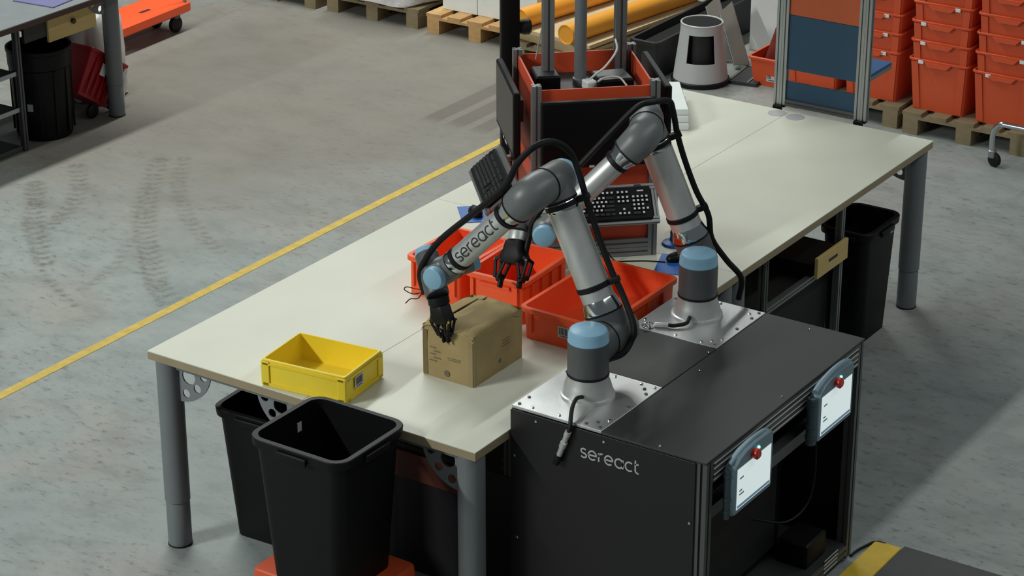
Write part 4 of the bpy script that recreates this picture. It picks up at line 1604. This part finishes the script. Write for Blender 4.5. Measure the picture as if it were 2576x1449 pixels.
def lump(name, label, cat, c, size, m, seed, amp=.12, parent=None, flat=False):
    g_ = G()
    c = V(c)
    rings = []
    n, mm = 28, 12
    for j in range(mm + 1):
        ph = -PI / 2 + PI * j / mm
        ring = []
        for i in range(n):
            th = 2 * PI * i / n
            d = V((math.copysign(abs(math.cos(th)) ** .55, math.cos(th)) * abs(math.cos(ph)) ** .5,
                   math.copysign(abs(math.sin(th)) ** .55, math.sin(th)) * abs(math.cos(ph)) ** .5, math.copysign(abs(math.sin(ph)) ** .6, math.sin(ph))))
            if flat and ph < 0:
                d.x /= max(abs(math.cos(ph)) ** .5, .001)
                d.y /= max(abs(math.cos(ph)) ** .5, .001)
            k = 1 + amp * noise.noise(d * 2.2 + V((seed, seed, 0))) + amp * .5 * noise.noise(d * 6 + V((0, seed, seed)))
            q = V((d.x * size[0] / 2 * k, d.y * size[1] / 2 * k, d.z * size[2] / 2 * k))
            q.z = max(q.z, -size[2] / 2)
            ring.append(c + V((0, 0, size[2] / 2)) + q)
        rings.append(ring)
    g_.loft(rings, True, True)
    return obj(name, g_, m, parent, label, cat, ang=70)


lump('wrapped_load', 'lumpy load wrapped in clear film on the back pallet', 'wrapped goods', (-3.70, 6.95, .1415), (.84, 1.1, .5), M_FOIL, 3.2, .07, flat=True)
lump('wrapped_load', 'dark red wrapped load at the far left pallet', 'wrapped goods', (-4.62, 7.0, .141), (.72, 1.0, .4), M_BROWN, 8.1, .06, flat=True)

# cardboard sheets and amber tubes
for k in range(4):
    obj('cardboard_sheet', G().box((-1.985 + .012 * (k % 2), 6.86 - .02 * k, .1405 + .013 + .0265 * k), (.66 - .02 * (k % 3), 1.28, .025), math.radians(-8.7) + .02 * (k - 1.5)), M_CARDL,
        label='flat cardboard sheet %s in the pile under the amber tubes' % ('at the bottom', 'second from the bottom', 'third from the bottom', 'on top')[k], cat='cardboard',
        group='cardboard sheets')


def amber_tube(a, b, label):
    a, b = V(a), V(b)
    t = thing('amber_tube', label, 'tube', a, 'amber tubes on the cardboard')
    d = b - a
    obj('shell', G().lathe(a, d, [(.056, .005), (.062, 0), (.066, .0), (.066, d.length), (.062, d.length), (.056, d.length - .005)], 28), M_TUBE, t)


amber_tube((-1.86, 6.05, .315), (-1.60, 7.75, .315), 'long amber tube on cardboard, the right one behind the tower')
amber_tube((-2.30, 6.18, .315), (-2.04, 7.7, .315), 'long amber tube on cardboard, the left one behind the tower')

# low black crate right of the tubes
t = thing('black_container', 'low black container between the amber tubes and the grey stool', 'container', (-1.465, 7.05, 0))
obj('body', tray(G(), (-1.465, 7.05, 0), (.19, 1.30), (.205, 1.34), .26, .01, .03, (.012, .03)), M_DARK, t)
obj('infill', G().box((-1.465, 7.05, .115), (.165, 1.28, .21), bev=.02), M_RUB, t)


# ------------------------------------------------------------------ step stool
def stool(x, y):
    t = thing('step_stool', 'round grey step stool with a dark window, behind the table', 'stool', (x, y, 0))
    n = 56

    def R(z):
        return .180 - .042 * min(1, max(0, (z - .03) / .33))
    zs = [.03, .06, .10, .16, .20, .345, .375, .40]
    cam_a = math.atan2(-6.28 - y, 5.961 - x)
    g_ = G()
    rings = []
    for z in zs:
        rings.append([V((x + R(z) * math.cos(cam_a + 2 * PI * (i + .5) / n), y + R(z) * math.sin(cam_a + 2 * PI * (i + .5) / n), z)) for i in range(n)])
    vs = [q for r_ in rings for q in r_]
    inner = [V((x + (q.x - x) * .96, y + (q.y - y) * .96, q.z)) for q in vs]
    fs = []
    K = len(vs)
    win = lambda i, j: zs[j] >= .16 and zs[j + 1] <= .346 and any(abs(((i + .5 + .5) / n * 2 * PI - a + PI) % (2 * PI) - PI) < .62 for a in (0, PI))
    for j in range(len(zs) - 1):
        for i in range(n):
            a, b = j * n + i, j * n + (i + 1) % n
            if win(i, j):
                continue
            fs.append((a, b, b + n, a + n))
            fs.append((a + K, a + n + K, b + n + K, b + K))
            for (ii, jj, e) in ((i, j - 1, (a, b)), (i, j + 1, (a + n, b + n)), ((i - 1) % n, j, (a, a + n)), ((i + 1) % n, j, (b, b + n))):
                if 0 <= jj < len(zs) - 1 and win(ii, jj):
                    fs.append((e[0], e[1], e[1] + K, e[0] + K))
    for i in range(n):
        a, b = i, (i + 1) % n
        fs.append((a, b, b + K, a + K))
        a, b = (len(zs) - 1) * n + i, (len(zs) - 1) * n + (i + 1) % n
        fs.append((a, b, b + K, a + K))
    g_.add(vs + inner, fs)
    obj('shell', g_, M_STOOL, t, ang=40)
    obj('base_ring', G().lathe((x, y, 0), (0, 0, 1), [(.165, 0), (.190, .003), (.192, .028), (.181, .034), (.165, .03)], 48), M_RUB, t)
    obj('inner_drum', G().lathe((x, y, .02), (0, 0, 1), [(.11, 0), (.10, .36)], 32), M_DARK, t)
    obj('top_tread', G().lathe((x, y, .392), (0, 0, 1), [(.125, 0), (.125, .010), (.123, .013)], 40), M_RUB, t)
    obj('top_rim', G().torus((x, y, .403), (0, 0, 1), .134, .007, 48, 8), M_STOOL, t)


stool(-1.125, 6.54)

# leaning grey trolley plates
t = thing('sheet_trolley', 'grey sheet-metal trolley with sloping side plates behind the stool', 'trolley', (-1.03, 6.9, 0))
for k, (a, b, c_, d_) in enumerate((((-1.055, 6.874, .03), (-.974, 6.928, .03), (-1.188, 7.05, .40), (-1.275, 7.05, .31)),
                                    ((-1.20, 6.95, .03), (-1.12, 7.0, .03), (-1.33, 7.12, .40), (-1.42, 7.12, .31)))):
    q = [V(a), V(b), V(c_), V(d_)]
    nrm = (q[1] - q[0]).cross(q[2] - q[0]).normalized() * .012
    obj('side_plate', G().loft([q, [p_ + nrm for p_ in q]], True, True), M_FRAMEG, t, smooth=False)
    for e in ((0, 3), (1, 2)):
        obj('edge_strip', G().cyl(q[e[0]], q[e[1]], .006, n=8), M_EXT, t)
obj('base_tray', G().box((-.88, 6.78, .012), (.2, .34, .02), math.radians(8)), M_DGREY, t, smooth=False)
for dx in (-.085, .04):
    obj('base_strip', G().box((-.88 + dx, 6.78, .0255), (.012, .32, .006), math.radians(8)), M_EXT, t, smooth=False)

t = thing('white_carton', 'white carton standing behind the dark red bag', 'carton', (-.98, 7.5, 0))
obj('carton', G().box((-.99, 7.5, .24), (.40, .36, .48), .05, bev=.004), M_WHITE, t, smooth=False)
obj('tape', G().box((-.99, 7.5, .4805), (.05, .36, .001), .05), M_TAPE, t, smooth=False)

t = thing('bag_crate', 'orange crate holding a dark red bag, behind the blue boards', 'crate', (-.64, 6.86, 0))
g = tray(G(), (-.64, 6.9, .002), (.36, .42), (.40, .46), .19, .005, .02, (.012, .018))
obj('body', g, M_ORCR, t)
label_plate(t, (-.68, 6.684, .07), (1, 0, 0), (0, 0, 1), .07, .07, (0, -1, 0), 4, 9)
g = lump('cloth_bag', 'crumpled dark red bag heaped in the small orange crate', 'bag', (-.66, 6.93, .02), (.33, .36, .46), M_BROWN, 5.5, .16)
for v in g.data.vertices:
    f = max(0, v.co.z - .08)
    v.co.x += f * .35
    v.co.z += max(0, v.co.x) * .35 * min(1, f * 8)

# chrome trolley at the right edge
t = thing('chrome_trolley', 'chrome tube trolley on castors at the right picture edge', 'trolley', (1.2, 6.0, 0))
obj('frame_tube', G().tube([(1.085, 6.12, .085), (1.082, 6.12, .16), (1.087, 6.12, .215), (1.105, 6.12, .25), (1.135, 6.12, .267), (1.2, 6.12, .268), (1.6, 6.12, .268)], .017, 12), M_CHROME, t)
obj('frame_tube', G().tube([(1.6, 6.12, .268), (1.6, 5.7, .268)], .017, 12, 1), M_CHROME, t)
obj('frame_tube', G().tube([(1.6, 5.7, .268), (1.6, 5.7, .085)], .017, 12, 1), M_CHROME, t)
obj('frame_tube', G().tube([(1.6, 6.12, .268), (1.6, 6.12, .085)], .017, 12, 1), M_CHROME, t)
for x, y in ((1.09, 6.12), (1.6, 6.12), (1.6, 5.7)):
    f = obj('castor_fork', G().box((x, y, .075), (.04, .04, .05), bev=.006), M_EXT, t)
    obj('wheel', G().lathe((x + .012, y - .016, .043), (.35, 1, 0), [(.036, 0), (.043, .004), (.043, .024), (.036, .028)], 24), M_RUB, f)

# drawer unit under the far right table
t = thing('drawer_unit', 'dark drawer unit with a wooden drawer front under the far right table', 'drawer unit', (1.36, 3.0, 0))
for y in (2.45, 3.225):
    obj('post', G().extr((1.495, y, .002), (1.495, y, TABH - .045), .034, (1, 0, 0)), M_EXT if y > 3 else M_EXTD, t, smooth=False)
obj('rail', G().extr((1.495, 2.467, .515), (1.495, 3.208, .515), .03, (0, 0, 1)), M_EXT, t, smooth=False)
obj('carcass', G().box((1.2, 2.84, .30), (.5, .74, .40)), M_DARK, t, smooth=False)
obj('drawer_box', G().box((1.33, 3.06, .565), (.36, .30, .055)), M_BLKPL, t, smooth=False)
d = obj('drawer_front', G().box((1.53, 3.075, .575), (.018, .32, .105), bev=.002), M_DRAW, t, smooth=False, label='pale wooden drawer front')
obj('grip_slot', G().box((1.5395, 3.075, .58), (.002, .09, .014)), M_INK, d, smooth=False)

t = thing('drawer_unit', 'black drawer unit under the near right table, behind the large bin', 'drawer unit', (1.2, .8, 0))
obj('carcass', G().box((1.16, .86, .29), (.70, .9, .57), bev=.004), M_DARK, t, smooth=False)
obj('drawer_front', G().box((1.06, .402, .49), (.36, .014, .12), bev=.002), mat('red_brown_drawer', (104, 52, 40), .6, var=.08), t, smooth=False, label='red-brown drawer front')
obj('post', G().extr((1.465, .43, .002), (1.465, .43, TABH - .04), .034, (1, 0, 0)), M_EXTD, t, smooth=False)
obj('post', G().extr((.84, .38, .002), (.84, .38, TABH - .04), .03, (1, 0, 0)), M_EXTD, t, smooth=False)
for k in range(14):
    obj('slot', G().box((1.4435, .412, .12 + .04 * k), (.009, .004, .018)), M_INK, t, smooth=False)
obj('floor_bar', G().extr((1.52, .12, .03), (1.585, .9, .03), .03, (0, 0, 1)), M_EXT, t, smooth=False)

# anti-fatigue mat at the lower right
t = thing('floor_mat', 'grey rubber floor mat with a yellow edge beside the cabinet', 'mat', (2.9, .9, 0))
obj('mat', G().box((3.10, .69, .006), (1.01, 2.0, .010), bev=.002), M_MAT, t, smooth=False)
obj('yellow_edge', G().box((2.532, .672, .0055), (.118, 2.0, .009), bev=.003), M_MATY, t, smooth=False)


# ================================================================== LEFT DESK AREA
def desk():
    t = thing('grey_desk', 'grey-topped desk at the upper left with a wooden drawer', 'desk', (-4.0, 3.0, 0))
    x1, x0, y0, y1 = -3.60, -4.4, 2.0, 4.07
    obj('desk_top', G().box(((x0 + x1) / 2, (y0 + y1) / 2, TABH - .003), (x1 - x0, y1 - y0, .006)), M_DESK, t, smooth=False)
    obj('desk_edge', G().box(((x0 + x1) / 2, (y0 + y1) / 2, TABH - .0225), (x1 - x0 - .002, y1 - y0 - .002, .031)), M_DESKE, t, smooth=False)
    for x, y in ((-3.845, 3.93), (-4.33, 3.93), (-4.33, 2.06)):
        l = obj('leg', leg_geo(x, y), M_LEG, t)
        obj('foot', G().lathe((x, y, 0), (0, 0, 1), [(.04, 0), (.052, .002), (.052, .006)], 24), M_RUB, l)
    gq = quarter_bracket((0, 0, 0), 1)
    Rm = Matrix.Translation((-3.845, 3.885, TABH - .039)) @ Matrix.Rotation(-PI / 2, 4, 'Z')
    gq.v = [Rm @ q for q in gq.v]
    obj('bracket', gq, M_BRK, t, smooth=False)
    d = obj('drawer_front', G().box((-3.855, 3.60, .698), (.018, .41, .168), bev=.002), M_DRAW, t, smooth=False, label='pale wooden drawer front')
    obj('knob', G().lathe((-3.846, 3.60, .70), (1, 0, 0), [(.014, 0), (.014, .012), (.017, .015), (.012, .022)], 16), M_DESKE, d)
    obj('drawer_box', G().box((-4.05, 3.60, .70), (.37, .37, .13)), M_BLKPL, t, smooth=False)
    obj('drawer_cheek', G().box((-3.87, 3.30, .755), (.02, .19, .20)), M_DGREY, t, smooth=False)


desk()
t = thing('shelf_unit', 'open dark shelf unit under the left end of the grey desk', 'shelf', (-4.05, 2.7, 0))
obj('side_post', G().extr((-3.87, 3.145, .002), (-3.87, 3.145, .85), .034, (1, 0, 0)), M_EXTD, t, smooth=False)
obj('side_post', G().extr((-3.87, 2.3, .002), (-3.87, 2.3, .85), .034, (1, 0, 0)), M_EXTD, t, smooth=False)
obj('back_board', G().box((-4.28, 2.72, .43), (.01, .84, .84)), M_DARK, t, smooth=False)
for z in (.02, .262, .488):
    s_ = obj('shelf', G().box((-4.075, 2.72, z), (.4, .81, .018)), M_DARK, t, smooth=False)
    obj('shelf_edge', G().box((-3.872, 2.72, z), (.006, .81, .026)), M_EXTD if z < .1 else M_DISC, s_, smooth=False)
obj('purple_folder', G().box((-3.82, 3.36, TABH + .004), (.3, .22, .008), .1, bev=.001), M_PURP, label='purple folder lying on the grey desk', cat='folder')

t = thing('round_bin', 'round black ribbed bin under the grey desk, with a grey sticker', 'bin', (-3.99, 3.44, 0))
g = G().lathe((-3.99, 3.44, .002), (0, 0, 1), [(.165, 0), (.172, .02), (.178, .25), (.183, .44), (.192, .45), (.195, .54), (.20, .545), (.20, .565), (.186, .565), (.18, .45), (.165, .03), (.02, .02)], 40)
obj('body', g, M_BLKPL, t)
for a in range(12):
    th = 2 * PI * a / 12 + .2
    obj('rib', G().box((-3.99 + .181 * math.cos(th), 3.44 + .181 * math.sin(th), .24), (.012, .016, .40), th), M_BLKPL, t, smooth=False)
obj('sticker', G().box((-3.99 + .1805 * math.cos(-1.22), 3.44 + .1805 * math.sin(-1.22), .22), (.004, .035, .045), -1.22), M_DISC, t, smooth=False, label='grey square sticker')

lump('plastic_bag', 'full white plastic bag behind the grey desk leg', 'bag', (-4.22, 4.14, .002), (.34, .34, .62), M_BAG, 2.2, .14, flat=True)

# tilted red folding cart
t = thing('red_crate', 'tilted dark red crate with a white sticker behind the desk leg', 'crate', (-4.0, 3.9, 0))
Rt = Matrix.Rotation(math.radians(-34), 4, 'X')
gr = tray(G(), (0, 0, 0), (.20, .30), (.23, .36), .30, .012, .015, (.012, .02))
Mt = Matrix.Translation((-4.02, 3.80, .115)) @ Rt
gr.v = [Mt @ q for q in gr.v]
obj('body', gr, M_RED, t)
gs = G()
for k in range(-2, 3):
    gs.box(Mt @ V((.118, .055 * k, .14)), (.01, .012, .24), M=(Rt.to_3x3()))
obj_split('rib', gs, M_RED, t, smooth=False)
obj('infill', G().box(Mt @ V((0, 0, .13)), (.17, .26, .2), M=Rt.to_3x3()), M_DARK, t, smooth=False)
obj('sticker', G().box(Mt @ V((.127, -.03, .2)), (.003, .05, .075), M=Rt.to_3x3()), M_WHITE, t, smooth=False, label='white sticker')
for yy in (3.80, 3.98):
    obj('wheel', G().lathe((-3.95, yy, .047), (1, 0, 0), [(.035, 0), (.045, .005), (.045, .028), (.035, .033)], 20), M_RUB, t)

# orange dolly by the desk
t = thing('orange_dolly', 'orange platform dolly with black wheels beyond the grey desk', 'dolly', (-4.78, 5.15, 0))
obj('platform', G().box((-4.78, 5.13, .17), (.32, .86, .075), math.radians(3), bev=.012), M_ORANGE, t)
for x, y in ((-4.70, 5.46), (-4.88, 5.46), (-4.70, 4.8), (-4.88, 4.8)):
    f = obj('fork', G().box((x, y, .118), (.05, .05, .035)), M_EXTD, t, smooth=False)
    obj('wheel', G().lathe((x - .02, y, .055), (1, 0, 0), [(.045, 0), (.055, .006), (.055, .034), (.045, .04)], 24), M_RUB, f)
for x in (-4.66, -4.9):
    obj('handle_post', G().cyl((x, 5.52, .205), (x, 5.55, 1.0), .013, n=12), M_EXT, t)
obj('handle_bar', G().cyl((-4.66, 5.55, 1.0), (-4.9, 5.55, 1.0), .013, n=12), M_EXT, t)
obj('slot', G().box((-4.74, 5.2, .2078), (.03, .1, .001)), M_INK, t, smooth=False)
